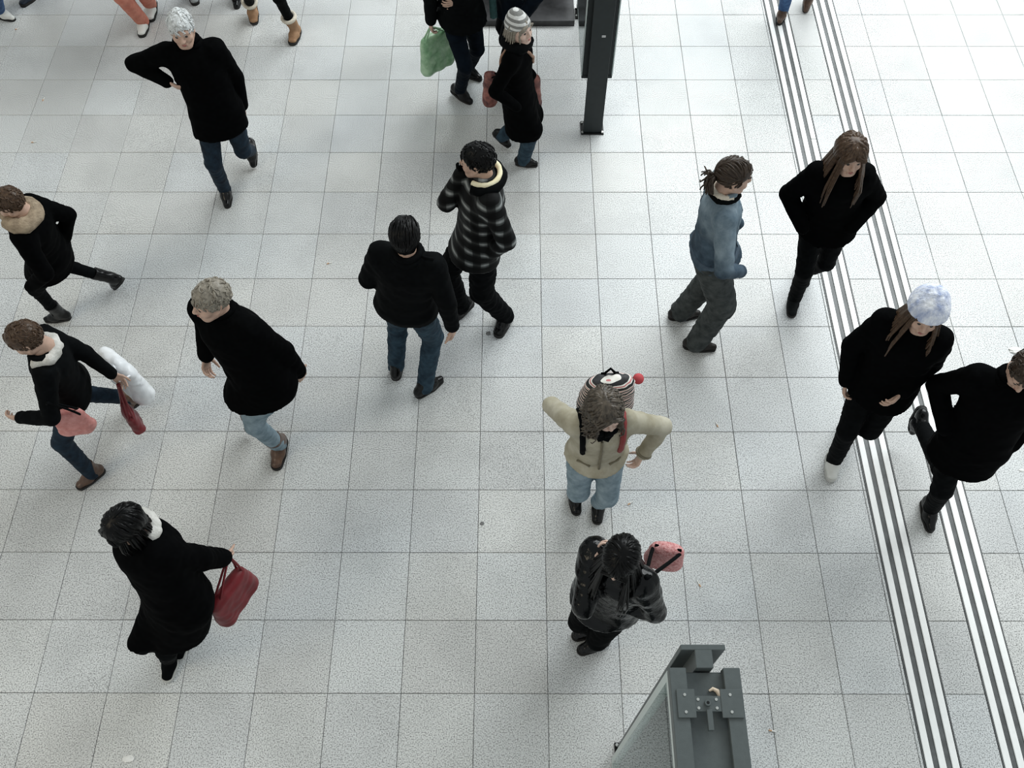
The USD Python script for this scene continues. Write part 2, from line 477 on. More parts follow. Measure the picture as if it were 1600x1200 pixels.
def person(label, H, head, feet, heading, torso=None, hip=None, sex='m', head_h=None, head_p=10, head_roll=0, arms=None, bulk=1.0, hem=.75, flare=1.0,
           coat=None, legs=None, shoes=None, sole=None, shoe='dress', hair=None, hair_mat=None, skin=SKIN, leg_w=1.0, collar=None, crease=.010, coarse=1.0, seed=0,
           hands=(1, 1), gloves=None, sw=None, head_z=None, twist=0, coat_smooth=True, leg_crease=.009, cuff=.0, brow=None, belly=0.0, coat_name='coat', drop=None):
    """one standing or walking person; feet: (u, v, z, heading, heel pitch) for left and right; arms: wrist as ('p', u, v, z, pole) or ('l', right, fwd, up, pole)"""
    s = H / 1.74
    fw, rt = frame(heading); Z = np.array([0, 0, 1.])
    ft = []
    for q in feet:
        g = px(q[0], q[1], q[2]); th, _ = frame(q[3]); a = math.radians(q[4])
        t = th * math.cos(a) - Z * math.sin(a); n = Z * math.cos(a) + th * math.sin(a)
        ft.append((g - t * .035 * s + n * .085 * s, t, n))
    hz = head_z if head_z else H - .125 * s
    hd = px(head[0], head[1], hz)
    mid = (ft[0][0] + ft[1][0]) / 2
    pv = (hd * .45 + mid * .55) if hip is None else px(hip[0], hip[1], .95 * s)
    LT, LS = .250 * H, .248 * H
    hw = .088 * s
    pz = .56 * H
    for i, sg in ((0, -1), (1, 1)):
        hj = pv + rt * sg * hw; dd = np.linalg.norm((ft[i][0] - hj)[:2]); R = (LT + LS) * .984
        pz = min(pz, ft[i][0][2] + math.sqrt(max(R * R - dd * dd, .04)) + .03)
    pv = np.array([pv[0], pv[1], pz])
    if not head_z: hz = min(hz, pv[2] + .405 * H); hd = px(head[0], head[1], hz)
    base = np.array([pv[0], pv[1], 0.0])
    hfw, _ = frame(heading if head_h is None else head_h)
    neck = hd - Z * .148 * s - (hfw * .6 + fw * .4) * .025 * s
    d = neck - pv
    up = unit(d)
    tw, tr = frame(heading + twist)
    sw = (sw or (.168 if sex == 'm' else .150)) * s
    shc = neck - up * .048 * s
    sh = [shc - tr * sw, shc + tr * sw]
    root = thing('person', label, 'person', base)
    o = -base
    R0 = lambda p: np.asarray(p, float) + o

    hips = [pv - Z * .03 - rt * hw, pv - Z * .03 + rt * hw]
    kn, ak = [], []
    for i in (0, 1):
        k_, a_ = ik(hips[i], ft[i][0] + ft[i][2] * .02, LT, LS, ft[i][1] * .45 + fw + rt * (.12 if i else -.12))
        kn.append(k_); ak.append(ft[i][0])
    # arms
    UA, FA = .172 * H, .150 * H
    el, wr, hdir = [], [], []
    arms = arms or (None, None)
    for i, sg in ((0, -1), (1, 1)):
        A = arms[i] or ('l', .10, .02, -.50, None)
        tgt = px(*A[1:4]) if A[0] == 'p' else sh[i] + rt * sg * A[1] * s + fw * A[2] * s + Z * A[3] * s
        pole = A[4] if len(A) > 4 and A[4] is not None else None
        pole = (rt * sg * .5 - fw) if pole is None else rt * sg * pole[0] + fw * pole[1] + Z * pole[2]
        e, w = ik(sh[i], tgt, UA, FA, pole); el.append(e); wr.append(w)
        hdir.append(unit(w - e))
    # ---- the body: one skin surface, finer at the head and the hands
    allp = np.array([*sh, *el, *wr, *hips, *kn, *ak, neck, hd]) + o
    h = .0135 * coarse
    f = Field(allp.min(0) - .16, allp.max(0) + .1, h)
    f.add(R0(pv - up * .03), R0(pv + up * .12), (.135 * s, .095 * s), (.115 * s, .085 * s), side=rt)
    f.add(R0(pv + up * .12), R0(shc - up * .10 * s), (.115 * s, .085 * s), (.140 * s, .095 * s), side=tr, k=.03)
    f.add(R0(sh[0]), R0(sh[1]), .048 * s, k=.05)
    f.add(R0(shc - up * .03), R0(neck + up * .05), .05 * s, k=.04)
    for i in (0, 1):
        f.add(R0(sh[i]), R0(el[i]), .042 * s, .028 * s); f.add(R0(el[i]), R0(wr[i]), .028 * s, .022 * s)
        f.add(R0(hips[i]), R0(kn[i]), .074 * s, .05 * s); f.add(R0(kn[i]), R0(ak[i]), .043 * s, .026 * s)
    hm, eyes, brows, lips = head_mesh(sex)
    a = math.radians(head_p); hy = hfw * math.cos(a) - Z * math.sin(a); hx = np.cross(hy, Z); hx = unit(hx); hzv = np.cross(hx, hy)
    b = math.radians(head_roll); hx, hzv = hx * math.cos(b) + hzv * math.sin(b), hzv * math.cos(b) - hx * math.sin(b)
    HR = np.stack([hx, hy, hzv], 1) * s
    hp = hd + o
    f.add(hp + HR @ np.array([0, -.025, -.07]), R0(neck + up * .02), .054 * s, .060 * s, k=.02)
    ms = [f.mesh()]
    ms.append(xf(hm, HR, hp))
    for i, sg in ((0, -1), (1, 1)):
        if hands[i] and not (gloves and gloves[i]):
            ms.append(hand_mesh(R0(wr[i]), hdir[i], -rt * sg, sg, curl=.45, s=s * (.97 if sex == 'm' else .9)))
    bm = part(root, 'body', cat(ms), skin, smooth=True)
    for i, sg in ((0, -1), (1, 1)):
        if gloves and gloves[i]:
            part(root, 'glove', hand_mesh(R0(wr[i]), hdir[i], -rt * sg, sg, curl=.5, s=s * 1.08), gloves[i], smooth=True)
    for q in (0, 1):
        part(root, 'eye', xf(eyes[q], HR, hp), EYEW, smooth=True)
        part(root, 'eyebrow', xf(brows[q], HR, hp), brow or hair_mat or EYEW)
        part(root, ('upper_lip', 'lower_lip')[q], xf(lips[q], HR, hp), LIPS, smooth=True)
    # ---- trousers
    ln = ak[0] - kn[0]
    lp = np.array([*hips, *kn, *ak]) + o
    lg = Field(lp.min(0) - .17, lp.max(0) + .19, _lod['leg'] * coarse)
    lg.add(R0(pv - up * .05), R0(pv + up * .07), (.148 * s, .112 * s), (.14 * s, .105 * s), side=rt)
    for i in (0, 1):
        n_ = unit(ak[i] - kn[i]); lw = leg_w
        lg.add(R0(hips[i] - Z * .02), R0(kn[i]), .094 * s * (lw * .5 + .5), .066 * s * lw, k=.03)
        tuck = (shoe if isinstance(shoe, str) else shoe[i]) in ('fur', 'heel')
        lg.add(R0(kn[i]), R0(ak[i] + n_ * .02), .064 * s * lw * (.88 if tuck else 1), (.042 if tuck else .054) * s * lw, k=.02)
    lg.crease(leg_crease, 17, seed + 3, (1, 1, 1.5))
    for i in (0, 1):
        n_ = unit(ak[i] - kn[i])
    if shoe in ('boot', 'fur', 'heel'):
        pass
    lm = lg.mesh()
    part(root, 'trousers', lm, legs, smooth=True)
    # ---- shoes
    for i in (0, 1):
        kind = shoe if isinstance(shoe, str) else shoe[i]
        um, sm = shoe_meshes(R0(ft[i][0]), ft[i][1], ft[i][2], kind, s * (1.02 if sex == 'm' else .92), unit(kn[i] - ak[i]))
        sp = part(root, 'shoe', um, shoes, smooth=True)
        part(sp, 'sole', sm, sole or SOLE)
    # ---- coat
    bk = bulk
    hemz = hem * s
    kavg = (kn[0] + kn[1]) / 2
    hemc = np.array([*(pv[:2] * .55 + kavg[:2] * .45), hemz])
    cp = np.array([*sh, *el, *wr, pv, hemc, neck]) + o
    c = Field(cp.min(0) - .30, cp.max(0) + .14, _lod['coat'] * coarse)
    c.add(R0(shc - up * .10 * s), R0(pv + up * .10), (.172 * s * bk, .125 * s * bk), (.158 * s * bk, .122 * s * bk + belly), side=tr)
    c.add(R0(pv + up * .10), R0(pv), (.158 * s * bk, .122 * s * bk + belly), (.166 * s * bk, .130 * s * bk), side=rt, k=.03)
    low = hemc - Z * .05
    c.add(R0(pv), R0(low), (.166 * s * bk, .132 * s * bk), (.172 * s * bk * flare, .150 * s * bk * flare), side=rt, k=.03)
    for i in (0, 1):
        c.add(R0(hips[i]), R0(kn[i]), .108 * s, .085 * s, k=.05)
        if hem < .55: c.add(R0(kn[i]), R0(ak[i]), .085 * s, .075 * s, k=.05)
    c.clip(R0(hemc), -unit(up * .5 + Z * .5))
    c.add(R0(sh[0] + tr * .02), R0(sh[1] - tr * .02), .062 * s * bk, k=.06)
    c.add(R0(shc), R0(neck + up * .012), (.085 * s, .07 * s), (.072 * s, .068 * s), side=tr, k=.05)
    for i in (0, 1):
        m_ = sh[i] * .7 + el[i] * .3
        c.add(R0(sh[i]), R0(m_), .066 * s * bk, .063 * s * bk, k=.045)
        c.add(R0(m_), R0(el[i]), .063 * s * bk, .055 * s * bk, k=.012)
        c.add(R0(el[i]), R0(wr[i] - hdir[i] * .01), .055 * s * bk, .043 * s * bk, k=.010)
    c.crease(crease, 11, seed, (1, 1, 1.15), hem=(R0(hemc), -unit(up * .5 + Z * .5)))
    part(root, coat_name, c.mesh(), coat, smooth=coat_smooth); cfield = c
    if collar is not False:
        for lift, rad, th in ((.012, .082, .026), (.045, .076, .020)):
            pts = [R0(neck + up * (lift - .012 * math.cos(an)) * s + tr * rad * s * math.sin(an) - tw * rad * .93 * s * math.cos(an)) for an in np.radians(np.linspace(-150, 150, 19))]
            part(root, 'collar', tubem(pts, [.014] + [th] * 17 + [.014], 8), collar or coat, smooth=True)
    # ---- hair
    if hair:
        hair(root, HR, hp, hair_mat, seed)
    info = dict(coat=cfield, shc=shc, root=root, base=base, o=o, pv=pv, neck=neck, sh=sh, el=el, wr=wr, hd=hd, HR=HR, hp=hp, fw=fw, rt=rt, tw=tw, tr=tr, up=up, s=s, hemc=hemc, ak=ak, kn=kn, hdir=hdir, ft=ft)
    PEOPLE.append(info)
    return info


def h_short(nape=0.0, n=150, L=.07, style='crop'):
    def go(root, HR, hp, m, seed):
        part(root, 'hair', cat([xf(hair_cap(seed=seed, back=nape), HR, hp), xf(hair_locks(n, L, seed, style, r0=.006), HR, hp)]), m, smooth=True)
    return go


def h_long(n=170, L=.34, curl=0.0, r0=.009, grow=.012):
    def go(root, HR, hp, m, seed):
        part(root, 'hair', cat([xf(hair_cap(back=.10, grow=grow, seed=seed), HR, hp), xf(hair_locks(n, L, seed, 'down', r0=r0, curl=curl, puff=grow - .012, g=unit(HR.T @ np.array([0, 0, -1.]))), HR, hp)]), m, smooth=True)
    return go


def h_pony(root, HR, hp, m, seed):
    rg = np.random.default_rng(seed); tail = []
    for i in range(46):
        p = np.array([0, -.108, -.005]) + rg.normal(size=3) * .006; v = np.array([rg.normal() * .35, -1, -.15 + rg.normal() * .35]); pts = [p]
        for k in range(7):
            v = v + np.array([rg.normal() * .5, .16 + rg.normal() * .2, -.30 + rg.normal() * .3]); p = p + unit(v) * .017; pts.append(p)
        tail.append(tubem(pts, np.linspace(.009, .004, 8), 6))
    part(root, 'hair', cat([xf(hair_cap(seed=seed, grow=.007, amp=.002), HR, hp), xf(hair_locks(150, .16, seed, 'tied', r0=.0055), HR, hp)] + [xf(t, HR, hp) for t in tail]), m, smooth=True)
    part(root, 'hair_tie', xf(tubem([(.018 * math.cos(a), -.109 - .004 * math.sin(a), -.004 + .018 * math.sin(a)) for a in np.linspace(0, 6.2, 14)], .006, 6), HR, hp), BLACKW, smooth=True)


# cloth, leather, hair
BLACKW = mat('black_wool', (.0016, .0018, .002), .9, var=.3, scale=30, spec=.03)
BLACKC = mat('black_cloth', (.0026, .0032, .0036), .8, var=.3, scale=30, spec=.05)
CHARCOAL = mat('charcoal_cloth', (.010, .0115, .012), .8, var=.3, spec=.1)
NAVY = mat('navy_cloth', (.003, .006, .011), .75, var=.3, spec=.06)
LEATHER = mat('black_leather', (.0018, .0022, .0025), .17, var=.2, bump=.55, bscale=30, spec=.22)
SHOEB = mat('black_shoe_leather', (.004, .004, .004), .22, var=.2, spec=.28)
SOLE = mat('dark_sole', (.012, .011, .010), .8)
SOLEL = mat('light_sole', (.55, .55, .52), .7)
JEANS = mat('dark_jeans', (.011, .024, .038), .8, scale=16, color2=(.035, .068, .095), spec=.2)
JEANSN = mat('navy_jeans', (.004, .009, .017), .8, scale=16, color2=(.012, .028, .046), spec=.2)
JEANSL = mat('light_jeans', (.12, .18, .215), .8, scale=12, color2=(.29, .37, .42), spec=.2)
JEANSB = mat('blue_jeans', (.03, .065, .16), .8, scale=20, color2=(.06, .13, .26), spec=.2)
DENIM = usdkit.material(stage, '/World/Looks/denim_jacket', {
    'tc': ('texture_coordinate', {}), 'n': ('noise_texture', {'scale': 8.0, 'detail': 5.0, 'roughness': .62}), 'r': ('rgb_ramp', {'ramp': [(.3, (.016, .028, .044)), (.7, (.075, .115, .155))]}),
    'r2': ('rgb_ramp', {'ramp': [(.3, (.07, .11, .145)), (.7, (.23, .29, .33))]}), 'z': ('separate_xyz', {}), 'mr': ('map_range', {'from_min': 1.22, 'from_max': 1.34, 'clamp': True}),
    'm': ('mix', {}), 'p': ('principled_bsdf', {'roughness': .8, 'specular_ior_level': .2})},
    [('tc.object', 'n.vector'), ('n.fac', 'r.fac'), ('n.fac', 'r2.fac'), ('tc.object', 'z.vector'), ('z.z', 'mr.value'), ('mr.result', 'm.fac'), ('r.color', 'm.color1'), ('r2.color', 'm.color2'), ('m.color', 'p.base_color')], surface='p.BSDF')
GREYT = mat('grey_trousers', (.022, .027, .027), .8, scale=16, color2=(.065, .072, .07), spec=.2)
TAN = mat('tan_cotton', (.30, .27, .19), .75, scale=7, color2=(.47, .44, .35), spec=.25)
TANL = mat('tan_suede', (.26, .15, .085), .85, scale=18, color2=(.36, .22, .13), spec=.15)
FUR = mat('cream_fleece', (.66, .60, .50), .95, bump=.8, bscale=160)
BROWNB = mat('brown_boot_leather', (.050, .026, .016), .35, scale=14, color2=(.12, .062, .035), spec=.5)
WHITE = mat('white_leather', (.72, .72, .68), .5, var=.06)
CREAM = mat('cream_lining', (.72, .63, .38), .8, color2=(.82, .76, .55))
PINKT = mat('salmon_trousers', (.50, .17, .12), .8, scale=12, color2=(.62, .26, .19), spec=.2)
HAIRB = mat('black_hair', (.0025, .0025, .0025), .32, var=.3, spec=.14)
HAIRD = mat('dark_brown_hair', (.020, .013, .009), .34, scale=60, color2=(.055, .038, .026), spec=.25)
HAIRC = mat('curly_brown_hair', (.030, .024, .018), .36, scale=40, color2=(.11, .088, .065), spec=.35)
HAIRM = mat('brown_hair', (.035, .020, .012), .38, scale=60, color2=(.09, .054, .032), spec=.25)
HAIRG = mat('grey_hair', (.42, .43, .42), .5, scale=60, color2=(.72, .74, .74), spec=.4)
HAIRS = mat('sandy_grey_hair', (.16, .14, .11), .45, scale=60, color2=(.30, .27, .22), spec=.4)

# ---------------------------------------------------------------- the floor: granite tiles laid over a dark joint bed
floor = thing('floor', 'pale speckled granite tile floor of the concourse', 'floor', kind='structure')
RAILS = [(5.905 * T, 6.39 * T), (6.935 * T, 7.41 * T)]         # the two recessed guide strips
XMIN, XMAX, YMIN, YMAX = -14, 14, -5, 19
part(floor, 'joint_bed', boxm((XMIN * T - .2, YMIN * T - .2, -.06), (XMAX * T + .4, YMAX * T + .2, -.006)), GROUT)
cols = [(c * T, (c + 1) * T) for c in range(XMIN, 5)] + [(5 * T, 5.86 * T), (5.86 * T, RAILS[0][0]), (RAILS[0][1], RAILS[1][0]), (RAILS[1][1], 7.95 * T)] + [((7.95 + k) * T, (8.95 + k) * T) for k in range(0, 6)]
rgf = np.random.default_rng(5)


def slab(x0, x1, y0, y1, dz=0.0, tx=0.0, ty=0.0):
    g, ch, zt = .0016, .0022, dz
    x0, x1, y0, y1 = x0 + g, x1 - g, y0 + g, y1 - g
    cx, cy = (x0 + x1) / 2, (y0 + y1) / 2
    top = [(x0 + ch, y0 + ch), (x1 - ch, y0 + ch), (x1 - ch, y1 - ch), (x0 + ch, y1 - ch)]
    rim = [(x0, y0), (x1, y0), (x1, y1), (x0, y1)]
    zz = lambda x, y: zt + tx * (x - cx) + ty * (y - cy)
    v = [(x, y, zz(x, y)) for x, y in top] + [(x, y, zz(x, y) - ch) for x, y in rim] + [(x, y, -.03) for x, y in rim]
    f = [(0, 1, 2), (0, 2, 3)]
    for k in (0, 4):
        for i in range(4):
            j = (i + 1) % 4; f += [(k + i, k + 4 + i, k + 4 + j), (k + i, k + 4 + j, k + j)]
    return trimesh.Trimesh(np.array(v), np.array(f), process=False)


cells = []
for (x0, x1) in cols:
    for r in range(YMIN, YMAX):
        m = slab(x0, x1, r * T, (r + 1) * T, rgf.normal() * .0004, rgf.normal() * .0012, rgf.normal() * .0012)
        c = np.array([(x0 + x1) / 2, (r + .5) * T, 0]); D = c - EYE; z = D @ _f
        u, v = 800 + FPX * (D @ CR) / z, 600 - FPX * (D @ CU) / z
        inside = -60 < u < 1660 and -45 < v < 1260
        cells.append((not inside, z - 10 * (x1 - x0 > .2), m, int(rgf.integers(0, 4))))
cells.sort(key=lambda q: q[:2])
for q in cells[:300]: part(floor, 'tile', q[2], TILES[q[3]])
part(floor, 'outer_tiles', cat([q[2] for q in cells[300:]]), TILES[0], kind='stuff')

wl = thing('wall_left', 'pale plastered hall wall far to the left', 'wall', kind='structure')
part(wl, 'plaster', boxm((-13.3, -9, -.05), (-13.0, 22, 9.0)), mat('hall_plaster', (.55, .56, .55), .8))
part(wl, 'skirting', boxm((-13.0, -9, 0), (-12.97, 22, .15), .004), mat('hall_skirting', (.2, .2, .2), .6))

# the two metal guide strips: three pale bars each in a dark channel
for i, (x0, x1) in enumerate(RAILS):
    g = thing('guide_strip', ['guide strip of three white metal bars set in the floor, the left of the two', 'guide strip of three white metal bars set in the floor, the right of the two'][i], 'floor strip', ((x0 + x1) / 2, 0, 0), group='floor guide strips')
    w = (x1 - x0) / 2
    part(g, 'channel', boxm((-w + .001, YMIN * T, -.03), (w - .001, YMAX * T, -.0035)), RAILBASE)
    for q in (-1, 1): part(g, 'edge_trim', boxm((q * (w - .004) - .003, YMIN * T, -.02), (q * (w - .004) + .003, YMAX * T, .001)), RAILBASE)
    bw = .043
    for k in (-1, 0, 1):
        cx = k * .077
        cut = 10.35 * T if (i == 0 and k == 1) else YMAX * T - 1.3
        for (ya, yb) in ((YMIN * T, cut - .003), (cut + .003, YMAX * T)):
            part(g, 'bar', boxm((cx - bw / 2, ya, -.004), (cx + bw / 2, yb, .0055), .003), BAR)

# ---------------------------------------------------------------- two glazed display cases on posts
STEEL = mat('grey_painted_steel', (.085, .100, .100), .42, var=.06, scale=40, bump=.05, bscale=300, spec=.4)
STEELD = mat('dark_painted_steel', (.020, .026, .027), .45, var=.08, scale=30, spec=.3)
SCREW = mat('screw_steel', (.62, .63, .60), .3, metal=1.0)
BLACKM = mat('black_metal', (.006, .007, .007), .4, spec=.3)
FROST = usdkit.material(stage, '/World/Looks/frosted_glass', {'d': ('principled_bsdf', {'base_color': (.70, .77, .75), 'roughness': .35}), 't': ('transparent_bsdf', {'color': (.86, .92, .90)}), 'm': ('mix_closure', {'fac': .20})},
                        [('d.BSDF', 'm.closure1'), ('t.BSDF', 'm.closure2')], surface='m.closure')
GLASS = usdkit.material(stage, '/World/Looks/clear_glass', {'f': ('fresnel', {'IOR': 1.5}), 't': ('transparent_bsdf', {'color': (.93, .97, .96)}), 'g': ('glossy_bsdf', {'roughness': .02, 'color': (.9, .95, .95)}), 'm': ('mix_closure', {})},
                        [('f.fac', 'm.fac'), ('t.BSDF', 'm.closure1'), ('g.BSDF', 'm.closure2')], surface='m.closure')


def display_case(label, x0, x1, y0, sy, body, glass_z0=.57, H=2.385, length=1.5, litter=False):
    """a glazed case between two T section posts; y0: the end with the post that faces the hall, sy: the way the case runs from there"""
    w = x1 - x0; xc = (x0 + x1) / 2
    t = thing('display_case', label, 'display case', (xc, y0, 0))
    Y = lambda a, b: (min(a * sy, b * sy), max(a * sy, b * sy))
    def bx(x_0, x_1, a, b, z0, z1, ch=.002):
        ya, yb = Y(a, b); return boxm((x_0, ya, z0), (x_1, yb, z1), ch)
    for e in (0, 1):
        o = 0 if e == 0 else length
        k = 1 if e == 0 else -1
        flange, web = bx(-.083, .083, o - k * .082, o - k * .062, .012, H + .012), bx(-.032, .032, o - k * .064, o + k * .004, .012, H + .012)
        part(t, 'post', cat([flange, web]), body)
        part(t, 'base_plate', bx(-.10, .10, o - k * .10, o + k * .06, 0, .012), BLACKM)
        for qx in (-.088, .088):
            for qy in (-.085, .03): part(t, 'bolt', tubem([(qx * .98, (o + k * qy) * sy, .010), (qx * .98, (o + k * qy) * sy, .026)], .010, 8), SCREW)
    # the top channel: two flanges and a sunk web
    part(t, 'flange', bx(-w / 2, -w / 2 + .062, 0, length, H - .05, H), body)
    part(t, 'flange', bx(w / 2 - .062, w / 2, 0, length, H - .05, H), body)
    part(t, 'web', bx(-w / 2 + .062, w / 2 - .062, .012, length - .012, H - .05, H - .034, 0), body)
    # the end walls and the sill of the case, clear of the post
    part(t, 'end_panel', bx(-w / 2 + .012, w / 2 - .012, .006, .018, glass_z0, H - .05, 0), body)
    part(t, 'end_panel', bx(-w / 2 + .012, w / 2 - .012, length - .018, length - .006, glass_z0, H - .05, 0), body)
    part(t, 'sill', bx(-w / 2 + .004, w / 2 - .004, .002, length - .002, glass_z0 - .03, glass_z0, .002), body)
    for sx in (-1, 1):
        xa, xb = sorted((sx * w / 2, sx * (w / 2 - .008)))
        gl = part(t, 'glass_pane', bx(xa, xb, .030, length - .030, glass_z0 + .035, H - .085, 0), GLASS)
        fr = .034
        bars = [bx(xa - .0005, xb + .0005, 0, fr, glass_z0, H - .05, 0), bx(xa - .0005, xb + .0005, length - fr, length, glass_z0, H - .05, 0),
                bx(xa - .0005, xb + .0005, fr, length - fr, glass_z0, glass_z0 + fr, 0), bx(xa - .0005, xb + .0005, fr, length - fr, H - .05 - fr, H - .05, 0)]
        for b in bars: part(t, 'frosted_border', b, FROST)
    # the lock bracket on top
    z = H
    L = -w / 2 + .010
    for a, b in ((-w / 2 + .018, -w / 2 + .084), (w / 2 - .084, w / 2 - .006)):
        pl = part(t, 'bracket_plate', bx(a, b, .078, .178, z, z + .008, .0015), body)
        for yy in (.098, .158): part(pl, 'screw', tubem([((a + b) / 2 - .004, sy * yy, z + .007), ((a + b) / 2 - .004, sy * yy, z + .0105)], .0055, 10), SCREW)
    cb = part(t, 'cross_bar', bx(-w / 2 + .078, w / 2 - .078, .102, .156, z - .004, z + .005, .0015), body)
    for xx in (-.036, .030):
        for yy in (.114, .144): part(cb, 'screw', tubem([(xx, sy * yy, z + .004), (xx, sy * yy, z + .0075)], .0055, 10), SCREW)
    part(t, 'lock_cylinder', cat([tubem([(-.004, sy * .128, z + .004), (-.004, sy * .128, z + .022)], [.012, .011], 14)]), body)
    part(t, 'key_hole', tubem([(-.004, sy * .128, z + .021), (-.004, sy * .128, z + .0225)], .0055, 12), BLACKM)
    part(t, 'catch', bx(-.010, .010, .150, .222, z - .004, z + .016, .0015), body)
    return t


c1 = display_case('grey steel display case in the foreground, seen from above with its lock bracket', .818, 1.079, -.385, -1, STEEL, glass_z0=.10)
c2 = display_case('dark display case on a post at the top edge, right of the striped hat', .800, 1.062, 4.86, 1, STEELD)
part(c2, 'notice', boxm((.000, -.0845, 1.02), (.030, -.0825, 1.04)), mat('notice_white', (.55, .55, .55), .5))
peel = thing('fruit_peel', 'small curl of pale peel lying in the channel of the foreground display case', 'litter', (.985, -.475, 2.351))
part(peel, 'curl', tubem([(-.022, .012, .006), (-.008, .020, .007), (.008, .012, .007), (.015, -.006, .007), (.012, -.018, .006)], [.004, .007, .009, .008, .003], 8), mat('peel', (.75, .62, .48), .6), smooth=True)

# the dark plinth under the top edge
pb = thing('bench', 'low dark polished bench at the top edge beside the dark display case', 'bench', (.42, 6.75, 0))
DARKP = mat('dark_polished_stone', (.012, .012, .012), .3, scale=5, color2=(.05, .05, .052), spec=.4)
part(pb, 'plinth', boxm((-.52, -.55, 0), (.40, .9, .06), .004), DARKP)
part(pb, 'seat', boxm((-.50, -.15, .36), (.38, .85, .44), .01), BLACKM)
for qx in (-.42, .30):
    for qy in (-.08, .78): part(pb, 'leg', boxm((qx - .03, qy - .03, .06), (qx + .03, qy + .03, .36), .003), BLACKM)

# ---------------------------------------------------------------- litter on the floor
PAPER = mat('butt_paper', (.85, .84, .80), .7); FILTER = mat('butt_filter', (.62, .38, .22), .8); GUM = mat('gum_grey', (.16, .16, .155), .8)
for (u, v, a, lab) in ((27, 45, 30, 'cigarette butt at the toe of the white shoe, top left corner'), (68, 155, 80, 'cigarette butt on the floor left of the long black coat'),
                       (53, 222, 10, 'bent cigarette butt on the floor above the tan scarf'), (985, 786, 35, 'cigarette butt right of the heeled boots under the light jeans'),
                       (1092, 912, 115, 'cigarette butt on the floor right of the pink woven bag'), (1207, 1142, -10, 'cigarette butt right of the foreground display case'),
                       (515, 411, 20, 'cigarette butt on the floor left of the standing black jacket'), (1120, 663, 105, 'cigarette butt on the floor between the tan jacket and the white shoe')):
    g = px(u, v, .004); d = np.array([math.cos(math.radians(a)), math.sin(math.radians(a)), 0])
    t = thing('cigarette_butt', lab, 'cigarette butt', (g[0], g[1], 0), group='cigarette butts on the floor')
    part(t, 'paper', tubem([d * -.004 + [0, 0, .0045], d * .020 + [0, 0, .0045]], .0042, 8), PAPER)
    part(t, 'filter', tubem([d * -.022 + [0, 0, .0045], d * -.004 + [0, 0, .0045]], .0043, 8), FILTER)
rgl = np.random.default_rng(3)
for (u, v, r, lab) in ((1587, 548, .045, 'crumpled white tissue on the floor at the right edge, above the black coat'), (1596, 735, .016, 'scrap of white paper on the floor at the right edge, beside the long coat'),
                       (201, 1186, .030, 'small white paper scraps on the floor at the bottom edge'), (593, 384, .022, 'thin scrap of white paper on the floor above the standing black jacket')):
    g = px(u, v, 0); t = thing('paper_scrap', lab, 'litter', (g[0], g[1], 0))
    m = trimesh.creation.icosphere(3, 1.0); q = m.vertices * [r, r * .6, r * .22]
    q = q * (.75 + .6 * meshkit.noise(m.vertices * 2.2 + u)[:, None]); q[:, 2] = np.maximum(q[:, 2] + r * .14, 0.0005); m.vertices = q
    part(t, 'tissue', m, PAPER)
for (u, v, r, lab) in ((1049, 818, .0, ''), (763, 521, .020, 'dark chewing gum spot on the tile left of the checked jacket person\'s front shoe'), (753, 818, .014, 'dark chewing gum spot on a tile left of the black leather jacket')):
    if r:
        g = px(u, v, 0); t = thing('gum_spot', lab, 'gum', (g[0], g[1], 0))
        an = np.linspace(0, 2 * math.pi, 15)[:-1]; rr = r * (.85 + .3 * rgl.random(14))
        v_ = [(0, 0, .0022)] + [(rr[i] * math.cos(an[i]), rr[i] * math.sin(an[i]), .0008) for i in range(14)] + [(rr[i] * 1.05 * math.cos(an[i]), rr[i] * 1.05 * math.sin(an[i]), -.001) for i in range(14)]
        f_ = [(0, 1 + i, 1 + (i + 1) % 14) for i in range(14)] + [(1 + i, 15 + i, 15 + (i + 1) % 14) for i in range(14)] + [(1 + i, 15 + (i + 1) % 14, 1 + (i + 1) % 14) for i in range(14)]
        part(t, 'gum', trimesh.Trimesh(v_, f_, process=False), GUM)

# ---------------------------------------------------------------- more cloth
def plaid_mat():
    nodes = {'tc': ('texture_coordinate', {}), 'nz': ('noise_texture', {'scale': 6.0, 'detail': 2.0}),
             'w1': ('wave_texture', {'bands_direction': 'z', 'scale': 3.3, 'distortion': 1.0, 'detail': 1.0, 'detail_scale': 1.5}),
             'w2': ('wave_texture', {'bands_direction': 'x', 'scale': 2.9, 'distortion': 1.0, 'detail': 1.0, 'detail_scale': 1.5, 'phase': 1.0}),
             'r1': ('rgb_ramp', {'ramp': [(0, (.0025, .003, .003)), (.46, (.003, .003, .003)), (.56, (.028, .03, .03)), (.80, (.045, .05, .048)), (.90, (.085, .09, .09)), (1, (.20, .21, .205))]}),
             'r2': ('rgb_ramp', {'ramp': [(0, (.12, .12, .12)), (.40, (.2, .2, .2)), (.58, (1, 1, 1)), (.9, (1.3, 1.3, 1.3)), (1, (1.6, 1.6, 1.6))]}),
             'm': ('mix', {'mix_type': 'multiply', 'fac': 1.0}), 'p': ('principled_bsdf', {'roughness': .7, 'specular_ior_level': .15})}
    return usdkit.material(stage, '/World/Looks/plaid', nodes, [('tc.object', 'w1.vector'), ('tc.object', 'w2.vector'), ('w1.fac', 'r1.fac'), ('w2.fac', 'r2.fac'), ('r1.color', 'm.color1'),
                           ('r2.color', 'm.color2'), ('m.color', 'p.base_color')], surface='p.BSDF')


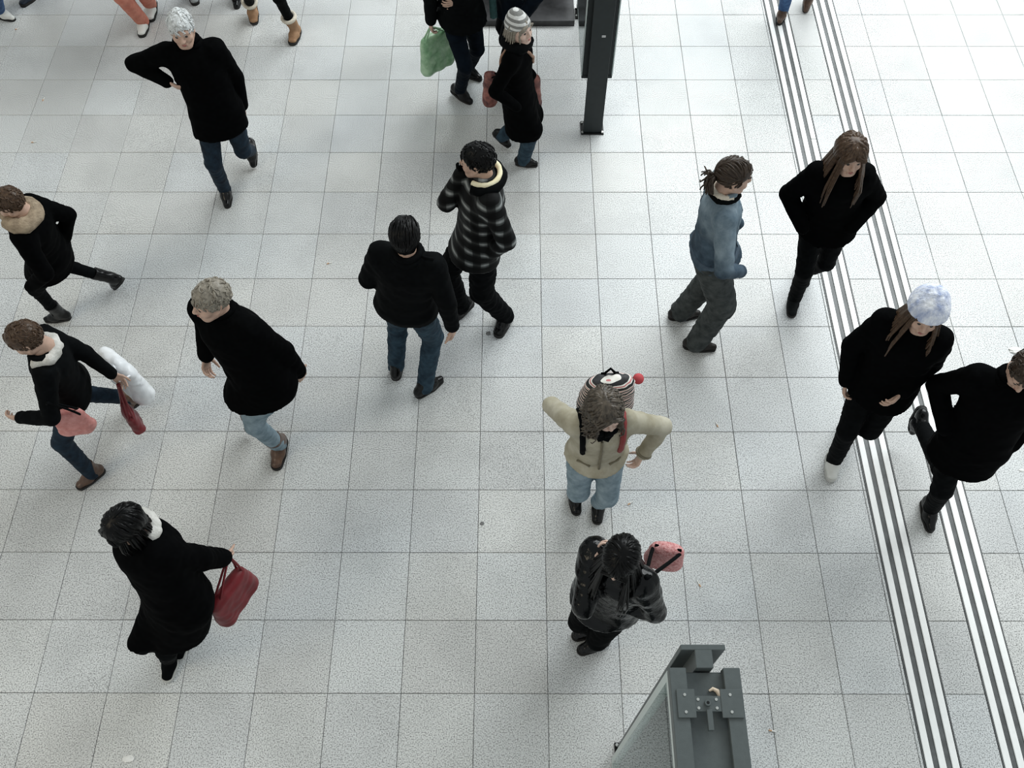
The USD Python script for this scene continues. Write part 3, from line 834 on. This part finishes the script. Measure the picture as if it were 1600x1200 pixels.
def stripe_mat(name, direction, scale, stops, rough=.6, distortion=.3):
    return usdkit.material(stage, '/World/Looks/' + name, {'tc': ('texture_coordinate', {}), 'w': ('wave_texture', {'bands_direction': direction, 'scale': scale, 'distortion': distortion, 'detail': 1.0, 'detail_scale': 1.0}),
                           'r': ('rgb_ramp', {'ramp': stops, 'interpolate': False}), 'p': ('principled_bsdf', {'roughness': rough})},
                           [('tc.object', 'w.vector'), ('w.fac', 'r.fac'), ('r.color', 'p.base_color')], surface='p.BSDF')


PLAID = plaid_mat()
STRIPED = stripe_mat('striped_canvas', 'z', 11.0, [(0, (.012, .012, .014)), (.50, (.80, .78, .72)), (.93, (.55, .20, .20))])
KNIT = stripe_mat('striped_knit', 'z', 9.0, [(0, (.20, .20, .19)), (.5, (.62, .62, .60))], .9)
BLUEWHITE = mat('blue_white_knit', (.32, .38, .56), .9, scale=26, color2=(.85, .87, .92), bump=.5, bscale=120, stretch=(1, 1, .25))
SCARFT = mat('tan_scarf', (.20, .15, .10), .9, scale=20, color2=(.42, .33, .23), bump=.5, bscale=90)
SCARFW = mat('pale_scarf', (.45, .44, .40), .9, scale=20, color2=(.72, .70, .66), bump=.5, bscale=90)
SCARFG = mat('teal_scarf', (.012, .05, .05), .9, scale=20, color2=(.03, .09, .09))
GREENP = mat('green_plastic', (.17, .36, .18), .35, scale=12, color2=(.42, .60, .40), spec=.5)
REDL = mat('red_bag_leather', (.10, .008, .010), .4, scale=9, color2=(.20, .020, .026), spec=.3)
PINKL = mat('pink_leather', (.50, .17, .15), .45, scale=30, color2=(.66, .30, .27))
PINKW = mat('pink_woven', (.42, .10, .10), .6, scale=80, color2=(.75, .42, .40), bump=.4, bscale=150)
WHITEP = mat('white_plastic', (.74, .76, .78), .35, scale=10, color2=(.86, .87, .88))
FLORAL = mat('floral_print', (.05, .012, .016), .5, scale=16, color2=(.36, .13, .10))
REDD = mat('red_strap', (.24, .03, .03), .6)
TANST = mat('tan_strap', (.30, .17, .11), .5)


def ring(info, r, thick, matl, name='scarf', up=.03, n=20, gap=0, tilt=.0, wob=.1, drop=.0, seed=0):
    rg = np.random.default_rng(seed + 11); pts = []
    for a in np.radians(np.linspace(-180 + gap, 180 - gap, n)):
        pts.append(info['neck'] + info['o'] + info['up'] * (up - drop * math.cos(a - math.pi) * .5) + info['tr'] * r * math.sin(a) - info['tw'] * (r * .93) * math.cos(a))
    part(info['root'], name, tubem(pts, thick * (1 + wob * rg.normal(size=n)), 10), matl, smooth=True)


def beanie(info, matl, name='hat', low=.18, grow=.016):
    f = Field((-.13, -.15, -.10), (.13, .14, .21), .006)
    f.add((0, -.024, .040), (0, -.004, .040), (.076 + grow, .088 + grow), side=(1, 0, 0)); f.add((0, -.03, .06), (0, -.03, .125), .06, .045, k=.06)
    f.clip((0, 0, .028), (0, low, -1)); f.crease(.006, 40, 4)
    part(info['root'], name, xf(f.mesh(), info['HR'], info['hp']), matl, smooth=True)


def strap(info, pts, r, matl, name='strap', flat=.25):
    part(info['root'], name, tubem([np.array(p) for p in pts], r, 6), matl, smooth=True)


def soft_bag(name, label, category, centre, ax, up, size, matl, handle=None, hmat=None, sag=.012, seed=0, zip_mat=None, hr=.007, single=False):
    """a soft bag: wide along ax, tall along up, with rounded edges, creases and a handle rising to the hand"""
    ax, up = unit(ax), unit(up); up = unit(up - ax * (ax @ up)); th = np.cross(ax, up); w, t, hgt = size
    c = np.asarray(centre, float); root = thing(name, label, category, c - up * hgt / 2)
    o = up * hgt / 2
    f = Field(-np.array([1, 1, 1]) * (max(size) * .8 + .08) + o, np.array([1, 1, 1]) * (max(size) * .8 + .08) + o, .008)
    for sx in (-1, 0, 1):
        f.add(o + ax * sx * (w / 2 - t * .5) - up * (hgt / 2 - t * .45), o + ax * sx * (w / 2 - t * .62) + up * (hgt / 2 - t * .3), (t * .55, t * .52), (t * .5, t * .34), side=ax, k=.05)
    f.crease(sag, 15, seed)
    part(root, 'body', f.mesh(), matl, smooth=True)
    if handle is not None:
        H = np.asarray(handle, float) - (c - up * hgt / 2)
        for q in ((0,) if single else (-1, 1)):
            a, b = o + ax * (-w * .36) + up * hgt * .36 + th * q * t * .2, o + ax * (w * .36) + up * hgt * .36 + th * q * t * .2
            e = (b - a) * .10
            ctl = [a, a * .5 + H * .5 - e * .4, H - e * .25 + th * q * .005, H + e * .25 + th * q * .005, b * .5 + H * .5 + e * .4, b]
            tt = np.linspace(0, 1, 6); from_ = np.linspace(0, 1, 25)
            from scipy.interpolate import PchipInterpolator
            pts = PchipInterpolator(tt, np.array(ctl))(from_)
            part(root, 'handle', tubem(pts, hr, 8), hmat or matl, smooth=True)
    if zip_mat is not None:
        part(root, 'zip', tubem([o + ax * (-w * .34) + up * (hgt * .5 - t * .02), o + up * (hgt * .5 + t * .02), o + ax * (w * .34) + up * (hgt * .5 - t * .02)], .009, 8), zip_mat)
    return root


def over_shoulder(info, x, r, matl, a0=-35, a1=205, slant=0.0, name='strap', drop=.16, n=17):
    """a strap lying on the coat: from the back over the shoulder to the front, each point found on the coat's surface"""
    f = info['coat']; pts = []
    for k, a in enumerate(np.radians(np.linspace(a0, a1, n))):
        d = -info['tw'] * math.cos(a) + info['up'] * math.sin(a)
        q = info['shc'] - info['up'] * drop + info['tr'] * (x + slant * (k / (n - 1) - .5)) + info['o']
        t = np.linspace(0, .4, 90); P = q + d * t[:, None]
        i = np.clip(np.round((P - f.lo) / f.h).astype(int), 0, f.n - 1); F = f.F[tuple(i.T)]
        ins = np.nonzero(F < 0)[0]; tt = t[ins[-1]] if len(ins) else .12
        pts.append(q + d * (tt + r * .35))
    part(info['root'], name, tubem(pts, r, 8), matl, smooth=True)


def on_coat(info, way, r, matl, name, lift=.3):
    """a seam, placket or pocket edge lying on the coat; way: (angle from the front in degrees, positive to the right; height above the pelvis)"""
    f = info['coat']; pts = []
    L = np.linalg.norm(info['shc'] - info['pv'])
    for a, hgt in way:
        a = math.radians(a); q = info['pv'] + info['up'] * hgt + info['o']
        d = info['tr'] * math.sin(a) + info['tw'] * math.cos(a); t = np.linspace(0, .32, 120); P = q + d * t[:, None]
        i = np.clip(np.round((P - f.lo) / f.h).astype(int), 0, f.n - 1); F = f.F[tuple(i.T)]
        out = np.nonzero(F > 0)[0]; tt = t[out[0]] if len(out) else .2
        pts.append(q + d * (tt + r * lift))
    part(info['root'], name, tubem(pts, r, 6), matl, smooth=True)


# ---------------------------------------------------------------- the people
# the man at the upper left, walking towards the viewer
p = person('person with grey hair in a long black coat, right hand held to the chest', 1.76, (284, 46), [(394, 240, .10, 185, 50), (355, 310, 0, 192, 0)],
           188, hip=(338, 172), head_h=190, head_p=2, arms=(('p', 379, 166, .88, (.8, -.6, 0)), ('p', 262, 128, 1.24, (1, -.2, -.5))), hem=.78, bulk=1.14, flare=1.02, coat=BLACKW, legs=JEANSN,
           shoes=SHOEB, hair=h_short(n=170), hair_mat=HAIRG, collar=BLACKW, skin=SKIN, seed=1)
# far left, walking out of the picture
p = person('person in a black coat and tan scarf walking out at the left edge', 1.62, (16, 318), [(90, 500, 0, 100, 0), (188, 446, .07, 80, 48)],
           95, sex='f', head_p=20, arms=(('l', .06, .14, -.46, None), ('l', .08, -.02, -.48, None)), hands=(0, 0), hem=.72, flare=1.10, bulk=1.12, coat=BLACKW, legs=BLACKC, shoes=SHOEB, shoe='heel',
           hair=h_short(n=150), hair_mat=HAIRM, seed=2)
ring(p, .092, .048, SCARFT, up=.045, seed=2)
# below them, with bags
p = person('person in a dark jacket with a pale hood and brown boots hurrying left', 1.66, (42, 530), [(142, 750, 0, 135, 0), (216, 630, .08, 90, 42)],
           105, sex='f', head_p=20, arms=(('l', .03, .30, -.34, (.6, -.8, 0)), ('p', 176, 585, .86, (.5, -1, 0))), hem=.86, coat=BLACKC, legs=JEANSN, shoes=BROWNB, shoe='boot',
           hair=h_short(n=150), hair_mat=HAIRM, seed=3)
ring(p, .088, .034, SCARFW, name='hood', up=.02, gap=60, seed=3)
soft_bag('shopping_bag', 'white plastic shopping bag carried by the person hurrying left in brown boots', 'bag', px(196, 586, .56), (-.6, .5, 0), (0, 0, 1), (.38, .15, .40), WHITEP, handle=p['wr'][1] + p['hdir'][1] * .07, seed=3)
soft_bag('handbag', 'pink leather handbag at the hip of the person with the pale hood', 'bag', p['pv'] - p['rt'] * .265 - p['fw'] * .02 + [0, 0, .0], p['fw'], (0, 0, 1), (.22, .09, .24), PINKL, handle=p['sh'][0] * .6 + p['el'][0] * .4 - p['rt'] * .07, hmat=BLACKC, seed=4)
soft_bag('gift_bag', 'small dark red carrier bag beside the white plastic shopping bag', 'bag', px(206, 652, .36), (-.5, .8, 0), (0, 0, 1), (.20, .08, .22), REDL, handle=p['wr'][1] + p['hdir'][1] * .05 - [0, .03, .03], seed=5)
# black coat, light jeans
p = person('person with sandy grey hair in a bulky black coat and light blue jeans', 1.80, (330, 470), [(398, 652, .12, 150, 45), (437, 710, 0, 176, 0)],
           152, hip=(412, 592), head_h=128, head_p=-4, arms=(('p', 466, 580, .92, (.8, -.6, 0)), ('p', 322, 556, .98, (.5, -.6, -.3))), hem=.84, bulk=1.26, coat=BLACKW, legs=JEANSL, shoes=BROWNB, shoe='boot',
           hair=h_short(n=150), hair_mat=HAIRS, collar=BLACKW, seed=4)
# bottom left, flared coat and red bag
p = person('person with black hair in a wide black coat walking at the lower left', 1.70, (196, 822), [(268, 1040, 0, 178, 0), (288, 1004, .04, 165, 25)],
           140, hip=(272, 925), sex='f', head_p=15, arms=(('p', 350, 872, .86, (1, -.5, -.1)), ('l', .04, .12, -.46, None)), hands=(1, 0), hem=.58, flare=.86, bulk=1.34, coat=BLACKW, legs=BLACKC, shoes=BLACKC, shoe='sneaker', sole=SOLEL,
           hair=h_long(150, .18), hair_mat=HAIRB, seed=5)
ring(p, .088, .036, SCARFW, up=.03, gap=95, seed=5)
soft_bag('handbag', 'dark red leather handbag hanging from the arm of the person in the wide black coat', 'bag', px(364, 930, .52), (.45, .9, 0), (0, 0, 1), (.34, .13, .30), REDL, handle=p['wr'][0] + p['hdir'][0] * .06, hmat=REDL, seed=6, sag=.006)
# standing, seen from behind
p = person('person seen from behind standing in a black jacket and dark blue jeans', 1.78, (633, 368), [(622, 572, 0, -5, 0), (672, 606, 0, -52, 0)],
           -16, head_h=0, head_p=-4, arms=(('l', .0, .18, -.42, (.7, -.5, -.8)), ('p', 708, 514, .86, (.8, -.6, 0))), hem=.89, bulk=1.16, coat=BLACKC, legs=JEANS, leg_w=1.15, shoes=SHOEB,
           hair=h_short(n=200, L=.12, style='back', nape=.075), hair_mat=HAIRB, collar=BLACKC, seed=6, hands=(0, 1), crease=.010, leg_crease=.014)
strap(p, [p['neck'] + p['o'] + p['tr'] * .07 + p['up'] * .02, p['neck'] + p['o'] + p['tr'] * .12 + p['up'] * .03 - p['tw'] * .01, p['neck'] + p['o'] + p['tr'] * .17 + p['up'] * .035 - p['tw'] * .01], [.012, .010, .012], BLACKC, 'collar_flap')
# plaid jacket with a cream hood lining
p = person('person in a grey checked jacket with cream hood lining, hand at the mouth', 1.78, (746, 252), [(786, 508, 0, 160, 0), (719, 488, .02, 128, 18)],
           108, head_h=80, head_p=4, arms=(('p', 762, 398, .95, (1, -.9, 0)), ('p', 722, 270, 1.50, (.2, .2, -1))), hem=.80, bulk=1.16, coat=PLAID, coat_name='jacket', legs=BLACKC, leg_w=1.3, shoes=SHOEB, shoe='sneaker',
           hair=h_short(n=190, L=.05), hair_mat=HAIRB, seed=7, hands=(0, 1), gloves=(None, BLACKC), leg_crease=.016)
ring(p, .125, .040, BLACKC, name='hood', up=.02, gap=40, seed=7, wob=.05)
ring(p, .118, .017, CREAM, name='hood_lining', up=.058, gap=36, seed=8, wob=.06, n=28)
# top: dark coat, green bag
p = person('person in a dark coat carrying a green plastic bag at the top edge', 1.72, (714, -88), [(737, 119, 0, -125, 0), (722, 152, .02, -125, 15)],
           -160, arms=(('p', 716, -4, 1.12, (.8, -.5, -.4)), ('p', 673, 34, .86, (.8, -.6, 0))), hem=.84, bulk=1.12, flare=1.05, coat=BLACKC, legs=NAVY, shoes=SHOEB, hair=h_short(), hair_mat=HAIRB, seed=8)
soft_bag('plastic_bag', 'green plastic carrier bag with a black print near the top edge of the picture', 'bag', px(682, 80, .50), (.7, .6, 0), (0, 0, 1), (.34, .13, .38), GREENP, handle=p['wr'][1] + p['hdir'][1] * .07, seed=9)
# behind the striped hat
p = person('person in a navy jacket with a teal scarf behind the striped hat', 1.72, (796, -112), [(808, 122, 0, 100, 0), (806, 106, 0, 100, 0)],
           100, hands=(0, 0), arms=(('l', .04, -.04, -.48, None), ('l', .04, -.02, -.48, None)), hem=.80, bulk=1.16, coat=NAVY, coat_name='jacket', legs=BLACKC, shoes=SHOEB, hair=h_short(), hair_mat=HAIRB, seed=9)
ring(p, .085, .035, SCARFG, up=.03, seed=9)
q0 = p['neck'] + p['o'] + p['fw'] * .14
strap(p, [q0, q0 + p['fw'] * .02 - [0, 0, .15], q0 + p['fw'] * .03 - [0, 0, .38], q0 + p['fw'] * .02 - [0, 0, .62]], [.025, .032, .032, .036], SCARFG, 'scarf_end')
# long coat and striped hat
p = person('person in a striped knitted hat and a long black coat walking right', 1.58, (812, 46), [(783, 220, .07, -110, 40), (824, 258, 0, -98, 0)],
           -105, sex='f', head_h=-130, head_p=-8, arms=(('l', .05, .08, -.44, None), ('l', .05, .06, -.44, None)), hands=(0, 0), hem=.46, bulk=1.06, flare=1.02, coat=BLACKW, legs=JEANS, leg_w=1.2, shoes=SHOEB,
           hair=h_long(90, .16), hair_mat=HAIRS, skin=SKINP, seed=10)
beanie(p, KNIT); ring(p, .085, .04, BLACKC, up=.03, seed=10)
over_shoulder(p, .03, .012, TANST, a0=20, a1=190, slant=-.16)
soft_bag('tote_bag', 'red flower patterned tote bag behind the long black coat', 'bag', px(800, 152, .50) + [0, .08, 0], (1, -.1, 0), (0, 0, 1), (.50, .12, .36), FLORAL, handle=px(803, 110, .80), hmat=BLACKC, seed=11)
# denim jacket
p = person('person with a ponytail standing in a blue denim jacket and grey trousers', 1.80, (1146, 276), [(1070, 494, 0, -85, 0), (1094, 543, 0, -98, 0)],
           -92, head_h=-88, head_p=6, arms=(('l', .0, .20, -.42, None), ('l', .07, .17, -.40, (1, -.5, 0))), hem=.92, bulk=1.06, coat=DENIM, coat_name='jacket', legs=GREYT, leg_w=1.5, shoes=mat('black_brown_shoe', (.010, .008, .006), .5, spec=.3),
           hair=h_pony, hair_mat=HAIRD, seed=12, hands=(0, 0), crease=.012, leg_crease=.016)
ring(p, .088, .026, BLACKC, name='collar', up=.028, gap=20, seed=12); ring(p, .080, .022, FUR, name='fleece_collar', up=.046, gap=60, seed=13)
SEAMD = mat('denim_seam', (.20, .26, .31), .8); BANDD = mat('denim_band', (.030, .050, .075), .8, scale=12, color2=(.08, .12, .16))
on_coat(p, [(0, .44 - .06 * k) for k in range(8)], .006, SEAMD, 'placket')
on_coat(p, [(a, .015) for a in range(-180, 181, 12)], .022, BANDD, 'hem_band', lift=-.55)
# long brown hair, striding over the left guide strip
p = person('person with long brown hair in black clothes striding at the right', 1.72, (1328, 244), [(1257, 430, .02, 178, 32), (1237, 480, 0, 168, 0)],
           178, sex='f', head_h=182, head_p=-4, arms=(('l', .02, .13, -.38, (.9, -.5, -.4)), ('l', .0, .13, -.40, (.6, -.6, -.7))), hands=(0, 0), hem=.88, bulk=1.2, flare=1.05, coat=BLACKW, legs=BLACKC, shoes=CHARCOAL, shoe='boot',
           hair=h_long(230, .38, r0=.011, grow=.022), hair_mat=HAIRM, seed=13)
# blue and white knitted cap
p = person('person in a blue and white knitted cap and black clothes, one white shoe forward', 1.78, (1446, 490), [(1327, 668, .03, 165, 35), (1298, 732, 0, 168, 0)],
           155, sex='f', head_h=165, head_p=0, arms=(('l', -.04, .17, -.36, (.25, -.35, -.9)), ('p', 1322, 596, .92, (1, -.5, 0))), hem=.86, bulk=1.16, flare=1.0, coat=BLACKW, legs=BLACKC, shoes=WHITE, sole=SOLEL, shoe='sneaker',
           hair=h_long(190, .34, r0=.010), hair_mat=HAIRM, seed=14)
beanie(p, BLUEWHITE, 'cap', grow=.034)
# right edge
p = person('person in a long black coat leaving at the right edge, rear foot lifted', 1.76, (1602, 580), [(1432, 655, .26, 172, 72), (1449, 808, 0, 176, 0)],
           158, hip=(1524, 688), head_h=160, head_p=24, arms=(('l', .05, .06, -.44, None), ('l', .0, .14, -.38, (.6, -.6, -.6))), hands=(0, 0), hem=.76, bulk=1.18, flare=1.05, coat=BLACKW, legs=BLACKC, shoes=SHOEB,
           hair=h_short(), hair_mat=HAIRD, collar=BLACKW, seed=15)
# tan jacket with the striped rucksack
p = person('person with curly brown hair in a tan jacket and light jeans, elbows out', 1.70, (946, 642), [(934, 798, 0, 174, 0), (898, 784, 0, 186, 0)],
           -176, sex='f', head_h=-166, head_p=4, head_roll=-10, arms=(('p', 1004, 710, .98, (1, -.35, .25)), ('p', 902, 672, 1.02, (1, -.9, .5))), hem=.95, bulk=1.04, coat=TAN, coat_name='jacket', legs=JEANSL, shoes=SHOEB, shoe='boot',
           hair=h_long(230, .20, curl=.014, grow=.018), hair_mat=HAIRC, skin=SKINP, seed=16, hands=(1, 0), crease=.012, leg_w=1.1)
ring(p, .082, .032, BLACKC, name='scarf', up=.02, seed=16, drop=.03)
SEAMT = mat('tan_seam', (.17, .15, .10), .8); SEAMD = mat('denim_seam', (.20, .26, .31), .8)
on_coat(p, [(4, .42), (3, .34), (3, .24), (2, .14), (2, .05), (2, -.04)], .0075, SEAMT, 'placket')
for q in (-1, 1):
    on_coat(p, [(q * 24, .08), (q * 34, .085), (q * 46, .09), (q * 56, .085)], .007, SEAMT, 'pocket_flap')
on_coat(p, [(a, .50 - .0016 * abs(a)) for a in (-26, -14, 0, 14, 26)] , .030, BLACKC, 'neckline', lift=-.2)
on_coat(p, [(a, .455 - .0010 * abs(a)) for a in (-18, -8, 0, 8, 18)] , .028, BLACKC, 'neckline', lift=-.3)
for k in (0, 1):
    w_ = p['wr'][k] + p['o'] - p['hdir'][k] * .015; e1 = unit(np.cross(p['hdir'][k], [0, 0, 1.])); e2 = np.cross(p['hdir'][k], e1)
    part(p['root'], 'cuff', tubem([w_ + .043 * (math.cos(a) * e1 + math.sin(a) * e2) for a in np.linspace(0, 6.283, 18)], .009, 6), SEAMT, smooth=True)
over_shoulder(p, -.115, .017, REDD, slant=.02)
over_shoulder(p, .115, .017, BLACKC, slant=-.02)
bc = p['neck'] - p['up'] * .22 - p['fw'] * .255 + p['rt'] * -.075
bag = soft_bag('rucksack', 'black and white striped rucksack on the back of the tan jacket', 'bag', bc, p['rt'], p['up'], (.33, .17, .40), STRIPED, seed=12)
part(bag, 'top_loop', tubem([np.array([0, 0, .40]) + p['rt'] * x for x in (-.05, -.03)] + [np.array([0, 0, .45])] + [np.array([0, 0, .40]) + p['rt'] * x for x in (.03, .05)], .008, 6), BLACKC, smooth=True)
part(bag, 'pompom', xf(trimesh.creation.icosphere(3, .032), np.eye(3), np.array([0, 0, .30]) - p['rt'] * .175 - p['fw'] * .01), mat('red_pompom', (.5, .06, .07), .8), smooth=True)
# black leather jacket, bowed head
p = person('person with long black hair in a shiny black leather jacket, head bowed', 1.72, (970, 872), [(926, 1010, 0, 112, 0), (918, 989, 0, 108, 0)],
           146, sex='f', head_h=158, head_p=24, arms=(('p', 948, 936, 1.10, (1, -.2, -.6)), ('p', 930, 876, 1.40, (.2, .5, -1))), hem=.92, bulk=1.16, coat=LEATHER, coat_name='jacket', legs=BLACKC, shoes=SHOEB, shoe='boot',
           hair=h_long(230, .34, r0=.008), hair_mat=HAIRB, skin=SKINP, seed=17, crease=.014)
part(p['root'], 'wrist_watch', tubem([p['wr'][1] + p['o'] - p['hdir'][1] * .01 + .030 * (math.cos(a) * unit(np.cross(p['hdir'][1], [0, 0, 1.])) + math.sin(a) * unit(np.cross(p['hdir'][1], np.cross(p['hdir'][1], [0, 0, 1.])))) for a in np.linspace(0, 6.3, 16)], .006, 6), mat('watch_steel', (.7, .7, .68), .25, metal=1.0), smooth=True)
bag = soft_bag('shoulder_bag', 'pink woven shoulder bag with a black zip beside the leather jacket', 'bag', px(1039, 868, 1.05), (.9, -.2, 0), (0, 0, 1), (.21, .10, .24), PINKW, handle=p['sh'][0] + p['up'] * .085, hmat=BLACKC, hr=.010, single=True, sag=.006, seed=13, zip_mat=BLACKC)
# those cut off by the top edge
person('person in blue jeans and white shoes at the top left corner, body outside the picture', 1.72, (-128, -165), [(-42, 6, .03, -110, 15), (9, 28, 0, -112, 0)], -110, coat=BLACKC, legs=JEANSB, leg_w=1.1, shoes=WHITE, shoe='dress',
       hair=h_short(n=60), hair_mat=HAIRM, seed=20, coarse=1.3)
person('person of whom only one dark blue shoe shows, top left', 1.72, (-45, -215), [(48, 0, 0, 150, 0), (78, -26, 0, 170, 0)], 165, coat=NAVY, legs=NAVY, shoes=mat('navy_shoe', (.008, .016, .03), .4), shoe='sneaker', hair=h_short(n=60), hair_mat=HAIRB, seed=21, coarse=1.3)
person('person in salmon red trousers and white shoes at the top edge', 1.70, (144, -180), [(238, 18, .03, 180, 15), (225, 46, 0, 182, 0)], 180, coat=BLACKC, legs=PINKT, leg_w=1.2, shoes=WHITE, shoe='sneaker', hair=h_short(n=60), hair_mat=HAIRM, seed=22, coarse=1.3)
person('person of whom only a grey shoe shows above the grey hair', 1.72, (196, -238), [(303, -3, 0, 200, 0), (256, -36, 0, 190, 0)], 195, coat=NAVY, legs=GREYT, shoes=mat('grey_shoe', (.30, .32, .32), .5), shoe='sneaker', hair=h_short(n=60), hair_mat=HAIRS, seed=23, coarse=1.3)
person('person of whom only a black shoe shows, left of the black trouser leg', 1.74, (318, -248), [(402, -46, 0, 190, 0), (371, 3, 0, 186, 0)], 185, coat=BLACKC, legs=BLACKC, shoes=SHOEB, hair=h_short(n=60), hair_mat=HAIRB, seed=24, coarse=1.3)
person('person in black leggings and tan fleece lined boots at the top edge', 1.66, (368, -182), [(396, 22, .05, -172, 30), (461, 60, 0, 172, 0)][::-1], -175, sex='f', coat=BLACKC, legs=BLACKC, shoes=TANL, shoe='fur', hair=h_long(60, .3), hair_mat=HAIRM, seed=25, coarse=1.3)
for i in (0, 1):
    q = PEOPLE[-1]; n_ = unit(q['kn'][i] - q['ak'][i]); c = q['ak'][i] + q['o'] + n_ * .160 - q['ft'][i][1] * .004
    e1 = unit(np.cross(n_, [0, 1, .1])); e2 = np.cross(n_, e1)
    part(q['root'], 'boot_cuff', tubem([c + .060 * (math.cos(a) * e1 + math.sin(a) * e2) for a in np.linspace(0, 6.283, 20)], .018, 8), FUR, smooth=True)
person('person in blue jeans and brown shoes on the left guide strip at the top edge', 1.74, (1300, -206), [(1262, 2, .06, 165, 35), (1220, 28, .008, 160, 0)], 165, coat=NAVY, legs=JEANSB, shoes=BROWNB, hair=h_short(n=60), hair_mat=HAIRD, seed=26, coarse=1.3)
